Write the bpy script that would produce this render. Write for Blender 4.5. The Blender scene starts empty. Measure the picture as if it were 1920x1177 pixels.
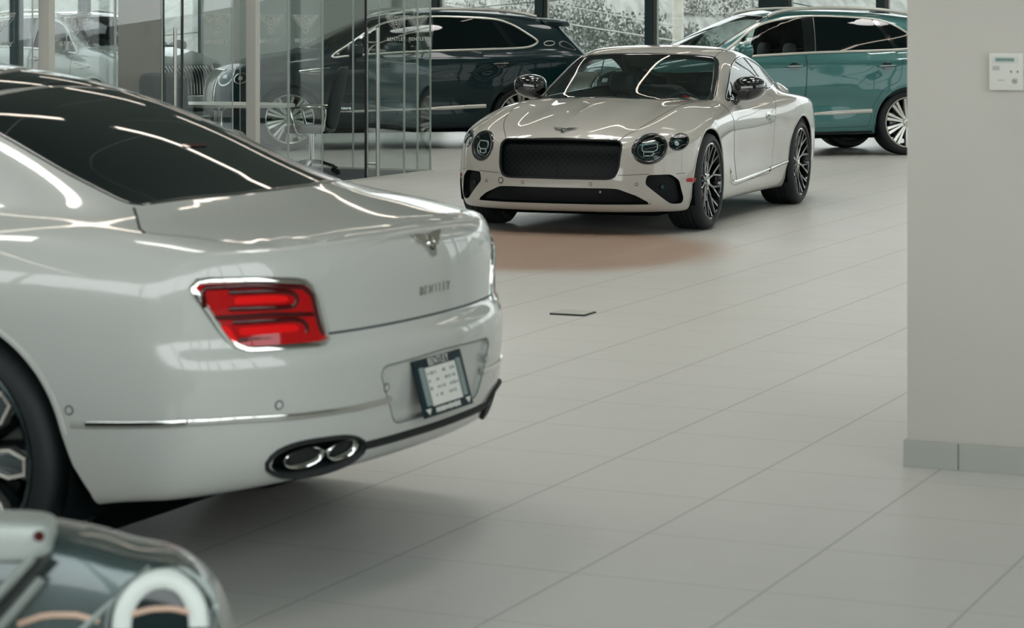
# A car showroom: white coupe, white sedan, two tall cars, glass office. Self-contained bpy script (Blender 4.5).
import bpy, bmesh
from mathutils import Vector, Matrix, Euler
from mathutils.geometry import delaunay_2d_cdt
EXPOSURE = 0.74
SKY_STRENGTH = 3.6

LED_STRENGTH = 5.0
FLOOR_COL = (187, 188, 182)
GROUT_COL = (164, 166, 160)
WALL_COL = (182, 180, 171)
SPOT_W = 100.0
import math, random
import numpy as np
PI = math.pi

# ---------------------------------------------------------------- smooth profile curves
class Curve:
    def __init__(s, t, v): s.t, s.v = t, v
    def __call__(s, x): return np.interp(x, s.t, s.v)

def S(*pts, s=0.05):
    """smooth curve through (x, value) points: monotone cubic, then a light gaussian"""
    p = sorted(pts); xs = np.array([a for a, b in p], float); ys = np.array([b for a, b in p], float)
    h = np.diff(xs); d = np.diff(ys) / h
    m = np.zeros(len(xs)); m[0] = d[0]; m[-1] = d[-1]
    for i in range(1, len(xs) - 1):
        if d[i - 1] * d[i] > 0:
            w1 = 2 * h[i] + h[i - 1]; w2 = h[i] + 2 * h[i - 1]
            m[i] = (w1 + w2) / (w1 / d[i - 1] + w2 / d[i])
    step = 0.005; pad = 3.0
    t = np.arange(xs[0] - pad, xs[-1] + pad, step)
    i = np.clip(np.searchsorted(xs, t) - 1, 0, len(xs) - 2)
    u = (t - xs[i]) / h[i]
    v = ys[i] * (2 * u**3 - 3 * u**2 + 1) + h[i] * m[i] * (u**3 - 2 * u**2 + u) + ys[i + 1] * (-2 * u**3 + 3 * u**2) + h[i] * m[i + 1] * (u**3 - u**2)
    v = np.where(t < xs[0], ys[0] + m[0] * (t - xs[0]), v); v = np.where(t > xs[-1], ys[-1] + m[-1] * (t - xs[-1]), v)
    if s > 0:
        n = int(3 * s / step) + 1; k = np.exp(-0.5 * (np.arange(-n, n + 1) * step / s) ** 2); k /= k.sum()
        v = np.convolve(np.pad(v, n, mode='reflect', reflect_type='odd'), k, 'valid')
    return Curve(t, v)

def smax(a, b, k): return 0.5 * (a + b + np.sqrt((a - b) ** 2 + k * k))
def smin(a, b, k): return 0.5 * (a + b - np.sqrt((a - b) ** 2 + k * k))
def pos(a): return np.maximum(a, 0)
def bump(d, w): return np.exp(-(d / w) ** 2)

# ---------------------------------------------------------------- coupe
class CoupeShape:
    W = S((-2.6, .80), (-2.4, .885), (-2.1, .945), (-1.75, .978), (-1.4, .985), (-1.0, .965), (-.6, .94), (0, .925), (.5, .93), (.95, .955), (1.4, .98), (1.75, .975), (2.05, .955), (2.4, .93), s=.08)
    zs = S((-2.5, .80), (-1.9, .86), (-1.4, .87), (-.9, .82), (-.3, .78), (.6, .77), (1.2, .74), (1.8, .70), (2.3, .62), s=.1)
    ku = S((-2.4, 3.5), (-1.4, 2.6), (-.6, 3.0), (.4, 3.0), (1.2, 2.2), (1.8, 2.0), (2.3, 1.8), s=.1)
    Tc = S((-2.62, .93), (-2.4, .99), (-2.1, 1.02), (-1.5, 1.03), (-.5, 1.02), (.6, 1.0), (.95, .985), (1.2, .965), (1.5, .925), (1.8, .87), (2.05, .80), (2.16, .752), (2.26, .69), (2.34, .60), s=.04)
    cam = S((-2.4, .12), (-1, .08), (.6, .06), (1.2, .07), (1.8, .12), (2.2, .14), s=.1)
    crest = S((.3, .0), (.8, .012), (1.3, .03), (1.8, .028), (2.1, .01), (2.3, 0), s=.1)
    N = S((.1, 2.17), (.16, 2.235), (.22, 2.275), (.30, 2.285), (.38, 2.285), (.46, 2.280), (.55, 2.268), (.64, 2.246), (.72, 2.212), (.80, 2.14), (.9, 2.0), s=.03)
    R = S((.1, -2.42), (.2, -2.50), (.35, -2.555), (.5, -2.565), (.65, -2.55), (.8, -2.52), (.95, -2.46), (1.05, -2.40), s=.04)
    P = S((-.2, 0), (0, 0), (.2, .006), (.4, .03), (.55, .08), (.7, .168), (.8, .245), (.9, .345), (.97, .46), (1.05, .62), s=.04)
    Pr = S((-.2, 0), (0, 0), (.3, .015), (.5, .05), (.7, .13), (.85, .27), (1.0, .5), s=.04)
    Rc = S((-2.75, .80), (-2.45, .93), (-2.2, 1.02), (-1.9, 1.125), (-1.6, 1.225), (-1.2, 1.325), (-.85, 1.382), (-.5, 1.405), (-.2, 1.395), (.02, 1.36), (.12, 1.33), (.5, 1.185), (1.0, .965), (1.4, .78), s=.06)
    c = S((-2.2, -.22), (-1.2, -.15), (-.6, 0), (-.1, .30), (.3, .52), (1.0, .55), s=.1)
    B = S((-2.4, .50), (-2.0, .60), (-1.6, .695), (-1.2, .765), (-.7, .80), (0, .81), (.5, .81), (.9, .78), s=.08)
    kb = S((-2.2, .16), (-1.2, .12), (-.7, .05), (0, .03), (.9, .03), s=.1)
    zb = .165
    R_w = .372; wb = 1.4255
    def lower(s, x, y, z):
        w = s.W(x) - s.ku(x) * pos(z - s.zs(x)) ** 2 - .55 * pos(.50 - z) ** 2
        w = w - .022 * bump(z - .50, .13) * (1 / (1 + np.exp(-(x + .75) / .12))) * (1 / (1 + np.exp((x - .85) / .12)))
        w = w + .012 * bump(z - .22, .06) * bump(x, 1.0)
        # power line over the front wing and haunch line
        side = y - w
        T = s.Tc(x) - s.cam(x) * y * y + s.crest(x) * bump(y - .70, .16) - .012 * s.crest(x) / .03 * bump(y - .45, .12)
        T = T + .012 * bump(y, .05) * bump(x - 1.6, .5)
        b = smax(side, z - T, .07)
        fr = x - (s.N(z) - s.P(y)); re = s.R(z) + s.Pr(y) - x
        b = smax(b, fr * .9, .05); b = smax(b, re * .9, .07)
        return smax(b, s.zb - z, .03)
    def cab(s, x, y, z):
        side = (y - (s.B(x) - .36 * (z - .95) - .24 * pos(z - .95) ** 2)) * .92
        top = z - (s.Rc(x + s.c(x) * y * y) - .05 * y * y)
        return np.maximum(smax(side, top * .9, .07), .88 - z)
    def f(s, x, y, z):
        y = np.abs(y)
        return smin(s.lower(x, y, z), s.cab(x, y, z), s.kb(x))

def grad(f, p, e=.002):
    g = np.empty_like(p)
    for a in range(3):
        d = np.zeros(3); d[a] = e
        q = p + d; r = p - d
        g[:, a] = (f(q[:, 0], q[:, 1], q[:, 2]) - f(r[:, 0], r[:, 1], r[:, 2])) / (2 * e)
    return g

def hit(f, o, d, t0, t1, n=80):
    """first entry of rays o + t d into f < 0, t in [t0, t1]; nan where missed"""
    o = np.asarray(o, float); d = np.asarray(d, float)
    t = np.linspace(t0, t1, n)
    P = o[:, None, :] + t[None, :, None] * d[:, None, :]
    v = f(P[..., 0], P[..., 1], P[..., 2])
    ins = v < 0; has = ins.any(1); k = np.clip(ins.argmax(1), 1, n - 1)
    a = t[k - 1].copy(); b = t[k].copy()
    for _ in range(26):
        m = .5 * (a + b); q = o + m[:, None] * d; i = f(q[:, 0], q[:, 1], q[:, 2]) < 0
        b = np.where(i, m, b); a = np.where(i, a, m)
    return np.where(has, .5 * (a + b), np.nan)

def sig(x): return 1 / (1 + np.exp(-np.clip(x, -40, 40)))

# ---------------------------------------------------------------- sedan
class SedanShape:
    W = S((-2.75, .86), (-2.5, .915), (-2.2, .955), (-1.9, .978), (-1.6, .988), (-1.2, .975), (-.6, .965), (0, .96), (.8, .965), (1.6, .985), (2.0, .965), (2.3, .93), (2.6, .88), s=.1)
    zs = S((-2.7, .80), (-2.2, .84), (-1.6, .86), (-.6, .80), (.6, .78), (1.6, .76), (2.4, .70), s=.12)
    ku = S((-2.7, 3.0), (-2.0, 2.6), (-1.4, 2.2), (-.6, 2.4), (1, 2.2), (2.4, 2.0), s=.1)
    Tc = S((-2.80, .955), (-2.70, .974), (-2.62, .988), (-2.5, 1.006), (-2.2, 1.045), (-1.9, 1.06), (-1, 1.06), (.8, 1.04), (1.3, 1.02), (1.8, .96), (2.3, .86), (2.48, .76), (2.6, .6), s=.03)
    cam = S((-2.7, .06), (-2.3, .05), (-1, .06), (1.2, .06), (2.4, .1), s=.1)
    N = S((.1, 2.35), (.2, 2.44), (.35, 2.47), (.6, 2.47), (.75, 2.45), (.9, 2.35), s=.04)
    R = S((.1, -2.48), (.2, -2.56), (.27, -2.63), (.33, -2.69), (.42, -2.728), (.55, -2.742), (.62, -2.745), (.665, -2.742), (.69, -2.728), (.715, -2.708), (.76, -2.706), (.84, -2.708), (.92, -2.698), (.965, -2.676), (1.05, -2.62), s=.012)
    P = S((-.2, 0), (0, 0), (.4, .03), (.6, .08), (.75, .17), (.9, .36), (1.0, .55), s=.04)
    Pr = S((-.2, 0), (0, 0), (.2, .007), (.4, .032), (.55, .070), (.7, .138), (.8, .203), (.9, .305), (1.0, .52), s=.04)
    Rc = S((-2.5, .90), (-2.2, 1.04), (-1.93, 1.158), (-1.69, 1.262), (-1.4, 1.365), (-1.1, 1.43), (-.7, 1.472), (-.3, 1.484), (.1, 1.473), (.4, 1.43), (.6, 1.38), (1.0, 1.21), (1.5, 1.0), (1.8, .85), s=.07)
    c = S((-2.2, -.25), (-1.4, -.22), (-.8, -.05), (.2, .2), (1.5, .35), s=.1)
    B = S((-2.5, .66), (-2.2, .73), (-1.9, .785), (-1.5, .825), (-.8, .845), (0, .85), (.8, .85), (1.4, .83), s=.1)
    kb = S((-2.3, .04), (-2.0, .07), (-1.5, .08), (-.9, .04), (0, .03), (1.5, .03), s=.1)
    zb = S((-2.75, .335), (-2.45, .30), (-2.15, .272), (-1.9, .21), (1.9, .18), (2.5, .2), s=.05)
    R_w = .375; wb = 1.66; flare = .085
    def lower(s, x, y, z):
        w = s.W(x) - s.ku(x) * pos(z - s.zs(x)) ** 2 - .45 * pos(.52 - z) ** 2
        w = w - .016 * bump(z - .52, .12) * sig((x + 1.0) / .12) * sig((1.1 - x) / .12)
        side = y - w
        T = s.Tc(x) - s.cam(x) * y * y
        b = smax(side, z - T, .06)
        b = smax(b, (x - (s.N(z) - s.P(y))) * .9, .06)
        # the boot lid dishes slightly under its upper edge
        re = s.R(z) + s.Pr(y) - x
        b = smax(b, re * .9, .016)
        return smax(b, s.zb(x) - z, .03)
    def cab(s, x, y, z):
        side = (y - (s.B(x) - .40 * (z - 1.0) - .40 * pos(z - 1.0) ** 2)) * .92
        top = z - (s.Rc(x - 0 * y + s.c(x) * y * y) - .05 * y * y)
        return np.maximum(smax(side, top * .9, .08), .92 - z)
    def f(s, x, y, z):
        y = np.abs(y)
        return smin(s.lower(x, y, z), s.cab(x, y, z), s.kb(x))

# ---------------------------------------------------------------- tall car
class SuvShape:
    W = S((-2.75, .86), (-2.5, .925), (-2.2, .965), (-1.8, .995), (-1.5, 1.0), (-1.1, .985), (-.7, .962), (0, .955), (.7, .96), (1.1, .978), (1.5, .995), (1.9, .985), (2.15, .96), (2.5, .92), s=.08)
    zs = S((-2.6, 1.05), (-1.9, 1.08), (-1.4, 1.08), (-.9, 1.03), (0, 1.0), (.8, .98), (1.5, .95), (2.3, .85), s=.12)
    ku = S((-2.7, 2.0), (-1.4, 2.0), (-.6, 2.2), (.6, 2.2), (1.5, 1.8), (2.4, 1.6), s=.1)
    Tc = S((-2.8, 1.05), (-2.62, 1.15), (-2.45, 1.225), (-2.2, 1.26), (-1, 1.26), (.8, 1.28), (1.0, 1.275), (1.3, 1.24), (1.6, 1.195), (1.9, 1.135), (2.15, 1.06), (2.3, .98), (2.42, .85), s=.03)
    cam = S((-2.7, .06), (-1, .06), (.8, .07), (1.5, .07), (2.3, .1), s=.1)
    crest = S((.5, 0), (1, .012), (1.6, .025), (2.1, .012), (2.3, 0), s=.08)
    N = S((.15, 2.24), (.25, 2.33), (.4, 2.40), (.55, 2.415), (.75, 2.405), (.95, 2.37), (1.05, 2.32), (1.2, 2.2), s=.04)
    R = S((.15, -2.46), (.3, -2.60), (.5, -2.69), (.65, -2.70), (.78, -2.665), (.95, -2.635), (1.1, -2.605), (1.25, -2.55), (1.4, -2.45), s=.03)
    P = S((-.2, 0), (0, 0), (.3, .015), (.5, .05), (.65, .12), (.8, .24), (.9, .37), (1.0, .58), s=.04)
    Pr = S((-.2, 0), (0, 0), (.3, .015), (.5, .045), (.7, .11), (.85, .23), (1.0, .48), s=.04)
    Rc = S((-2.75, 1.0), (-2.5, 1.22), (-2.32, 1.40), (-2.16, 1.56), (-2.08, 1.635), (-1.95, 1.665), (-1.7, 1.70), (-1.3, 1.74), (-.8, 1.765), (-.4, 1.77), (0, 1.75), (.25, 1.70), (.5, 1.61), (.9, 1.435), (1.25, 1.265), (1.6, 1.08), s=.05)
    c = S((-2.3, -.16), (-1.8, -.12), (-1.2, -.04), (-.4, 0), (.1, .2), (.6, .33), (1.2, .36), s=.1)
    B = S((-2.6, .70), (-2.3, .77), (-1.9, .83), (-1.4, .86), (-.8, .865), (0, .865), (.8, .86), (1.2, .83), s=.1)
    kb = S((-2.4, .05), (-2.0, .08), (-1.6, .06), (-1.2, .03), (0, .03), (1.2, .03), s=.1)
    zb = S((-2.7, .36), (-2.3, .28), (-1.2, .255), (1.2, .245), (2.0, .25), (2.4, .28), s=.05)
    R_w = .395; wb = 1.4975
    def lower(s, x, y, z):
        w = s.W(x) - s.ku(x) * pos(z - s.zs(x)) ** 2 - .42 * pos(.55 - z) ** 2
        d = sig((x + .95) / .10) * sig((.95 - x) / .12)
        w = w - .030 * bump(z - .60, .17) * d
        # crease that falls forward from the rear wing into the doors
        u = z - (.98 - .10 * pos(x + 1.1)); w = w - .016 * sig(u / .03) * sig((x + 1.15 - .35 * (1.0 - z)) / .05) * sig((.9 - x) / .2) * sig((1.09 - z) / .02)
        v = x - (-1.02 + .75 * (.95 - z)) ; w = w + .022 * sig(-v / .06) * bump(z - .78, .22) * sig((x + 1.8) / .1)
        side = y - w
        T = s.Tc(x) - s.cam(x) * y * y + s.crest(x) * bump(y - .70, .15)
        b = smax(side, z - T, .06)
        b = smax(b, (x - (s.N(z) - s.P(y))) * .9, .06)
        b = smax(b, (s.R(z) + s.Pr(y) - x) * .9, .05)
        return smax(b, s.zb(x) - z, .03)
    def cab(s, x, y, z):
        side = (y - (s.B(x) - .30 * (z - 1.2) - .32 * pos(z - 1.2) ** 2)) * .95
        top = z - (s.Rc(x + s.c(x) * y * y) - .06 * y * y)
        return np.maximum(smax(side, top * .9, .08), 1.12 - z)
    def f(s, x, y, z):
        y = np.abs(y)
        return smin(s.lower(x, y, z), s.cab(x, y, z), s.kb(x))
# ---------------------------------------------------------------- scene helpers
SC = bpy.context.scene
COL = SC.collection
random.seed(7)

def lin(c):
    c = c / 255.0
    return c / 12.92 if c <= 0.04045 else ((c + 0.055) / 1.055) ** 2.4
def rgb(r, g, b): return (lin(r), lin(g), lin(b), 1.0)

def new_mat(name):
    m = bpy.data.materials.new(name); m.use_nodes = True
    return m, m.node_tree, m.node_tree.nodes['Principled BSDF']

def mat(name, col, rough=.5, metal=0., coat=0., spec=.5, emit=None, es=0., coat_rough=.03, noise=None, bump_=None, ior=None):
    m, nt, b = new_mat(name)
    b.inputs['Base Color'].default_value = col
    b.inputs['Roughness'].default_value = rough
    b.inputs['Metallic'].default_value = metal
    b.inputs['Coat Weight'].default_value = coat
    b.inputs['Coat Roughness'].default_value = coat_rough
    b.inputs['Specular IOR Level'].default_value = spec
    if ior: b.inputs['IOR'].default_value = ior
    if emit: b.inputs['Emission Color'].default_value = emit; b.inputs['Emission Strength'].default_value = es
    if noise:                                   # (scale, amount): faint mottling of the base colour
        tc = nt.nodes.new('ShaderNodeTexCoord'); n = nt.nodes.new('ShaderNodeTexNoise'); n.inputs['Scale'].default_value = noise[0]
        n.inputs['Detail'].default_value = 4
        nt.links.new(tc.outputs['Object'], n.inputs['Vector'])
        mx = nt.nodes.new('ShaderNodeMix'); mx.data_type = 'RGBA'; mx.blend_type = 'MULTIPLY'
        mx.inputs[6].default_value = col
        cr = nt.nodes.new('ShaderNodeValToRGB'); a = 1 - noise[1]
        cr.color_ramp.elements[0].color = (a, a, a, 1); cr.color_ramp.elements[1].color = (1, 1, 1, 1)
        cr.color_ramp.elements[0].position = .3; cr.color_ramp.elements[1].position = .7
        nt.links.new(n.outputs['Fac'], cr.inputs['Fac']); nt.links.new(cr.outputs['Color'], mx.inputs[7])
        mx.inputs[0].default_value = 1.0
        nt.links.new(mx.outputs[2], b.inputs['Base Color'])
    if bump_:                                   # (scale, strength)
        tc = nt.nodes.new('ShaderNodeTexCoord'); n = nt.nodes.new('ShaderNodeTexNoise'); n.inputs['Scale'].default_value = bump_[0]
        nt.links.new(tc.outputs['Object'], n.inputs['Vector'])
        bp = nt.nodes.new('ShaderNodeBump'); bp.inputs['Strength'].default_value = bump_[1]; bp.inputs['Distance'].default_value = .01
        nt.links.new(n.outputs['Fac'], bp.inputs['Height']); nt.links.new(bp.outputs['Normal'], b.inputs['Normal'])
    return m

def glass_mat(name, tint, refl=1.0, ior=1.5, rough=0.0):
    """thin sheet glass: what passes is tinted, what the surface mirrors follows Fresnel"""
    m = bpy.data.materials.new(name); m.use_nodes = True
    nt = m.node_tree; nt.nodes.clear()
    out = nt.nodes.new('ShaderNodeOutputMaterial'); mix = nt.nodes.new('ShaderNodeMixShader')
    tr = nt.nodes.new('ShaderNodeBsdfTransparent'); gl = nt.nodes.new('ShaderNodeBsdfAnisotropic')
    fr = nt.nodes.new('ShaderNodeFresnel'); fr.inputs['IOR'].default_value = ior
    tr.inputs['Color'].default_value = tint; gl.inputs['Roughness'].default_value = rough
    gl.inputs['Color'].default_value = (refl, refl, refl, 1)
    # the same Fresnel on both faces of a sheet
    geo = nt.nodes.new('ShaderNodeNewGeometry'); sw = nt.nodes.new('ShaderNodeMix'); sw.data_type = 'FLOAT'
    sw.inputs[2].default_value = ior; sw.inputs[3].default_value = 1.0 / ior
    nt.links.new(geo.outputs['Backfacing'], sw.inputs[0])
    nt.links.new(sw.outputs[0], fr.inputs['IOR'])
    # Fresnel node already inverts the index on back faces: feeding 1/ior there keeps both sides equal
    nt.links.new(fr.outputs['Fac'], mix.inputs['Fac'])
    nt.links.new(tr.outputs[0], mix.inputs[1]); nt.links.new(gl.outputs[0], mix.inputs[2]); nt.links.new(mix.outputs[0], out.inputs['Surface'])
    return m

def link(o, parent=None):
    COL.objects.link(o)
    if parent is not None: o.parent = parent
    return o

def empty(name, loc=(0, 0, 0), rz=0., label=None, cat=None, group=None):
    o = bpy.data.objects.new(name, None); o.empty_display_size = .2
    o.location = loc; o.rotation_euler = (0, 0, rz); COL.objects.link(o)
    return tag(o, label, cat, group)

def tag(o, label=None, cat=None, group=None, kind=None):
    if label: o['label'] = label
    if cat: o['category'] = cat
    if group: o['group'] = group
    if kind: o['kind'] = kind
    return o

def mesh_obj(name, verts, faces, mats, parent=None, smooth=True, fmat=None, sharp=None):
    me = bpy.data.meshes.new(name)
    me.from_pydata([tuple(v) for v in np.asarray(verts).tolist()] if not isinstance(verts, list) else verts, [], faces if isinstance(faces, list) else np.asarray(faces).tolist())
    for m in (mats if isinstance(mats, (list, tuple)) else [mats]): me.materials.append(m)
    if fmat is not None: me.polygons.foreach_set('material_index', np.asarray(fmat, dtype=np.int32))
    me.polygons.foreach_set('use_smooth', np.full(len(me.polygons), smooth, dtype=bool))
    if sharp is not None and smooth: me.set_sharp_from_angle(angle=math.radians(sharp))
    me.update()
    o = bpy.data.objects.new(name, me)
    return link(o, parent)

class MB:
    """collects simple solids into one mesh"""
    def __init__(s): s.v = []; s.f = []; s.m = []
    def add(s, v, f, mi=0):
        k = len(s.v); s.v += [tuple(map(float, a)) for a in v]; s.f += [tuple(i + k for i in q) for q in f]; s.m += [mi] * len(f); return s
    def box(s, c, d, rot=None, mi=0, bevel=0.):
        if bevel > 0:
            bm = bmesh.new(); bmesh.ops.create_cube(bm, size=1); bmesh.ops.scale(bm, vec=d, verts=bm.verts)
            bmesh.ops.bevel(bm, geom=bm.edges[:], offset=bevel, segments=2, affect='EDGES', profile=.7)
            V = [v.co.copy() for v in bm.verts]; F = [tuple(v.index for v in f.verts) for f in bm.faces]; bm.free()
        else:
            x, y, z = d[0] / 2, d[1] / 2, d[2] / 2
            V = [Vector(p) for p in ((-x, -y, -z), (x, -y, -z), (x, y, -z), (-x, y, -z), (-x, -y, z), (x, -y, z), (x, y, z), (-x, y, z))]
            F = [(0, 3, 2, 1), (4, 5, 6, 7), (0, 1, 5, 4), (1, 2, 6, 5), (2, 3, 7, 6), (3, 0, 4, 7)]
        if rot is not None:
            R = rot if isinstance(rot, Matrix) else Euler(rot).to_matrix()
            V = [R @ v for v in V]
        return s.add([v + Vector(c) for v in V], F, mi)
    def tube(s, path, r, n=10, closed=False, mi=0, cap=True):
        P = [Vector(p) for p in path]; m = len(P); R = r if isinstance(r, (list, tuple)) else [r] * m
        T = []
        for i in range(m):
            a = P[(i - 1) % m] if closed or i > 0 else P[i]; b = P[(i + 1) % m] if closed or i < m - 1 else P[i]
            T.append((b - a).normalized())
        u = T[0].orthogonal().normalized(); V = []
        for i in range(m):
            u = (u - T[i] * u.dot(T[i]));  u = u.normalized() if u.length > 1e-6 else T[i].orthogonal().normalized()
            w = T[i].cross(u)
            for k in range(n):
                a = 2 * PI * k / n; V.append(P[i] + (u * math.cos(a) + w * math.sin(a)) * R[i])
        F = []
        for i in range(m if closed else m - 1):
            j = (i + 1) % m
            for k in range(n): F.append((i * n + k, i * n + (k + 1) % n, j * n + (k + 1) % n, j * n + k))
        if cap and not closed: F.append(tuple(range(n - 1, -1, -1))); F.append(tuple(range((m - 1) * n, m * n)))
        return s.add(V, F, mi)
    def lathe(s, prof, axis='y', n=64, c=(0, 0, 0), mi=0, a0=0., a1=2 * PI, closed_prof=False):
        """prof: (radius, along-axis) points"""
        full = abs(a1 - a0 - 2 * PI) < 1e-6; m = len(prof); V = []; N = n if full else n + 1
        for i in range(N):
            a = a0 + (a1 - a0) * i / n; ca, sa = math.cos(a), math.sin(a)
            for r, h in prof:
                p = {'y': (r * ca, h, r * sa), 'z': (r * ca, r * sa, h), 'x': (h, r * ca, r * sa)}[axis]
                V.append((p[0] + c[0], p[1] + c[1], p[2] + c[2]))
        F = []
        for i in range(n):
            j = (i + 1) % N
            for k in range(m if closed_prof else m - 1):
                l = (k + 1) % m
                F.append((i * m + k, i * m + l, j * m + l, j * m + k))
        return s.add(V, F, mi)
    def prism(s, poly, axis, a, b, mi=0):
        """extrude a 2-D outline between a and b along axis"""
        n = len(poly); V = []
        for h in (a, b):
            for p in poly: V.append({'x': (h, p[0], p[1]), 'y': (p[0], h, p[1]), 'z': (p[0], p[1], h)}[axis])
        F = [tuple(range(n)), tuple(range(2 * n - 1, n - 1, -1))] + [(i, i + n, (i + 1) % n + n, (i + 1) % n) for i in range(n)]
        return s.add(V, F, mi)
    def build(s, name, mats, parent=None, smooth=True, sharp=35, loc=None, rot=None, fix=True):
        o = mesh_obj(name, s.v, s.f, mats, parent, smooth, s.m)
        if fix:
            bm = bmesh.new(); bm.from_mesh(o.data); bmesh.ops.recalc_face_normals(bm, faces=bm.faces); bm.to_mesh(o.data); bm.free()
        if smooth and sharp: o.data.set_sharp_from_angle(angle=math.radians(sharp))
        if loc is not None: o.location = loc
        if rot is not None: o.rotation_euler = rot
        return o

# ---------------------------------------------------------------- 2-D outlines
def rounded(poly, r, n=5, rs=None):
    """polygon with its corners rounded to radius r (or rs[i])"""
    out = []; m = len(poly)
    for i in range(m):
        p = Vector(poly[i]); a = Vector(poly[i - 1]); b = Vector(poly[(i + 1) % m]); q = rs[i] if rs else r
        ua = (a - p); ub = (b - p); la, lb = ua.length, ub.length
        d = min(q, la * .45, lb * .45)
        if d < 1e-5: out.append((p.x, p.y)); continue
        p0 = p + ua / la * d; p1 = p + ub / lb * d
        for k in range(n + 1):
            t = k / n; c = p0 * (1 - t) ** 2 + p * 2 * t * (1 - t) + p1 * t * t; out.append((c.x, c.y))
    return out
def spline(pts, closed=True, n=8):
    """Catmull-Rom through the points"""
    P = [np.array(p, float) for p in pts]; m = len(P); out = []
    for i in range(m if closed else m - 1):
        p1, p2 = P[i], P[(i + 1) % m]
        p0 = P[i - 1] if closed or i > 0 else 2 * p1 - p2
        p3 = P[(i + 2) % m] if closed or i < m - 2 else 2 * p2 - p1
        for k in range(n):
            t = k / n
            out.append(tuple(.5 * ((2 * p1) + (p2 - p0) * t + (2 * p0 - 5 * p1 + 4 * p2 - p3) * t * t + (3 * p1 - p0 - 3 * p2 + p3) * t ** 3)))
    if not closed: out.append(tuple(P[-1]))
    return out
def ellipse(cx, cy, a, b, n=40, rot=0., a0=0., a1=2 * PI):
    full = abs(a1 - a0 - 2 * PI) < 1e-6; out = []
    for i in range(n if full else n + 1):
        t = a0 + (a1 - a0) * i / n; x, y = a * math.cos(t), b * math.sin(t)
        out.append((cx + x * math.cos(rot) - y * math.sin(rot), cy + x * math.sin(rot) + y * math.cos(rot)))
    return out
def resample(pts, step, closed=False):
    P = [np.array(p, float) for p in pts] + ([np.array(pts[0], float)] if closed else [])
    L = [0.]
    for a, b in zip(P, P[1:]): L.append(L[-1] + np.linalg.norm(b - a))
    n = max(int(round(L[-1] / step)), 2); s = np.linspace(0, L[-1], n + 1)
    A = np.array(P); R = np.stack([np.interp(s, L, A[:, k]) for k in range(A.shape[1])], 1)
    return R[:-1] if closed else R
def inside(poly, q):
    P = np.asarray(poly, float); q = np.asarray(q, float); r = np.zeros(len(q), bool)
    a = P; b = np.roll(P, -1, 0)
    for (x0, y0), (x1, y1) in zip(a, b):
        if y0 == y1: continue
        c = ((y0 > q[:, 1]) != (y1 > q[:, 1])) & (q[:, 0] < (x1 - x0) * (q[:, 1] - y0) / (y1 - y0) + x0)
        r ^= c
    return r
def nearest(poly, q):
    P = np.asarray(poly, float); a = P; b = np.roll(P, -1, 0); d = b - a; L = (d * d).sum(1) + 1e-12
    t = np.clip(((q[:, None, :] - a[None]) * d[None]).sum(2) / L, 0, 1)
    c = a[None] + t[..., None] * d[None]; k = ((q[:, None, :] - c) ** 2).sum(2).argmin(1)
    return c[np.arange(len(q)), k]

# ---------------------------------------------------------------- surfaces from fields
def surfnet(f, lo, hi, h):
    ax = [np.arange(lo[i], hi[i] + h, h) for i in range(3)]
    V = np.empty((len(ax[0]), len(ax[1]), len(ax[2])), np.float32)
    Y, Z = np.meshgrid(ax[1], ax[2], indexing='ij')
    for i0 in range(0, len(ax[0]), 24):
        X = ax[0][i0:i0 + 24][:, None, None]
        V[i0:i0 + 24] = f(np.broadcast_to(X, (X.shape[0],) + Y.shape), np.broadcast_to(Y, (X.shape[0],) + Y.shape), np.broadcast_to(Z, (X.shape[0],) + Y.shape))
    s = V < 0; n = [k - 1 for k in V.shape]
    def C(a, i, j, k): return a[i:n[0] + i, j:n[1] + j, k:n[2] + k]
    cnt = sum(C(s, i, j, k).astype(np.int8) for i in (0, 1) for j in (0, 1) for k in (0, 1))
    act = (cnt > 0) & (cnt < 8)
    I, J, K = np.nonzero(act); idx = -np.ones(act.shape, np.int64); idx[I, J, K] = np.arange(len(I))
    acc = np.zeros((len(I), 3)); num = np.zeros(len(I))
    for a in range(3):
        o = [q for q in range(3) if q != a]
        for u in (0, 1):
            for w in (0, 1):
                c0 = [0, 0, 0]; c0[o[0]] = u; c0[o[1]] = w; c1 = list(c0); c1[a] = 1
                va = V[I + c0[0], J + c0[1], K + c0[2]].astype(float); vb = V[I + c1[0], J + c1[1], K + c1[2]].astype(float)
                m = (va < 0) != (vb < 0); t = np.where(m, va / np.where(m, va - vb, 1), 0)
                p = np.stack([np.full(len(I), float(c)) for c in c0], 1); p[:, a] = t
                acc += p * m[:, None]; num += m
    p = acc / num[:, None] + np.stack([I, J, K], 1)
    verts = np.array([a[0] for a in ax]) + p * h
    F = []
    for a in range(3):
        o = [q for q in range(3) if q != a]
        sl0 = [slice(1, -1)] * 3; sl1 = [slice(1, -1)] * 3; sl0[a] = slice(0, -1); sl1[a] = slice(1, None)
        s0 = s[tuple(sl0)]; s1 = s[tuple(sl1)]; ch = s0 != s1
        q = np.stack(np.nonzero(ch), 1); inn = s0[ch]
        base = q.copy(); base[:, o[0]] += 1; base[:, o[1]] += 1      # grid point of the edge
        def cell(du, dw):
            c = base.copy(); c[:, o[0]] += du; c[:, o[1]] += dw
            return idx[c[:, 0], c[:, 1], c[:, 2]]
        quad = np.stack([cell(-1, -1), cell(0, -1), cell(0, 0), cell(-1, 0)], 1)
        flip = inn if a != 1 else ~inn
        quad[~flip] = quad[~flip][:, ::-1]
        F.append(quad)
    return verts, np.concatenate(F)

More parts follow.
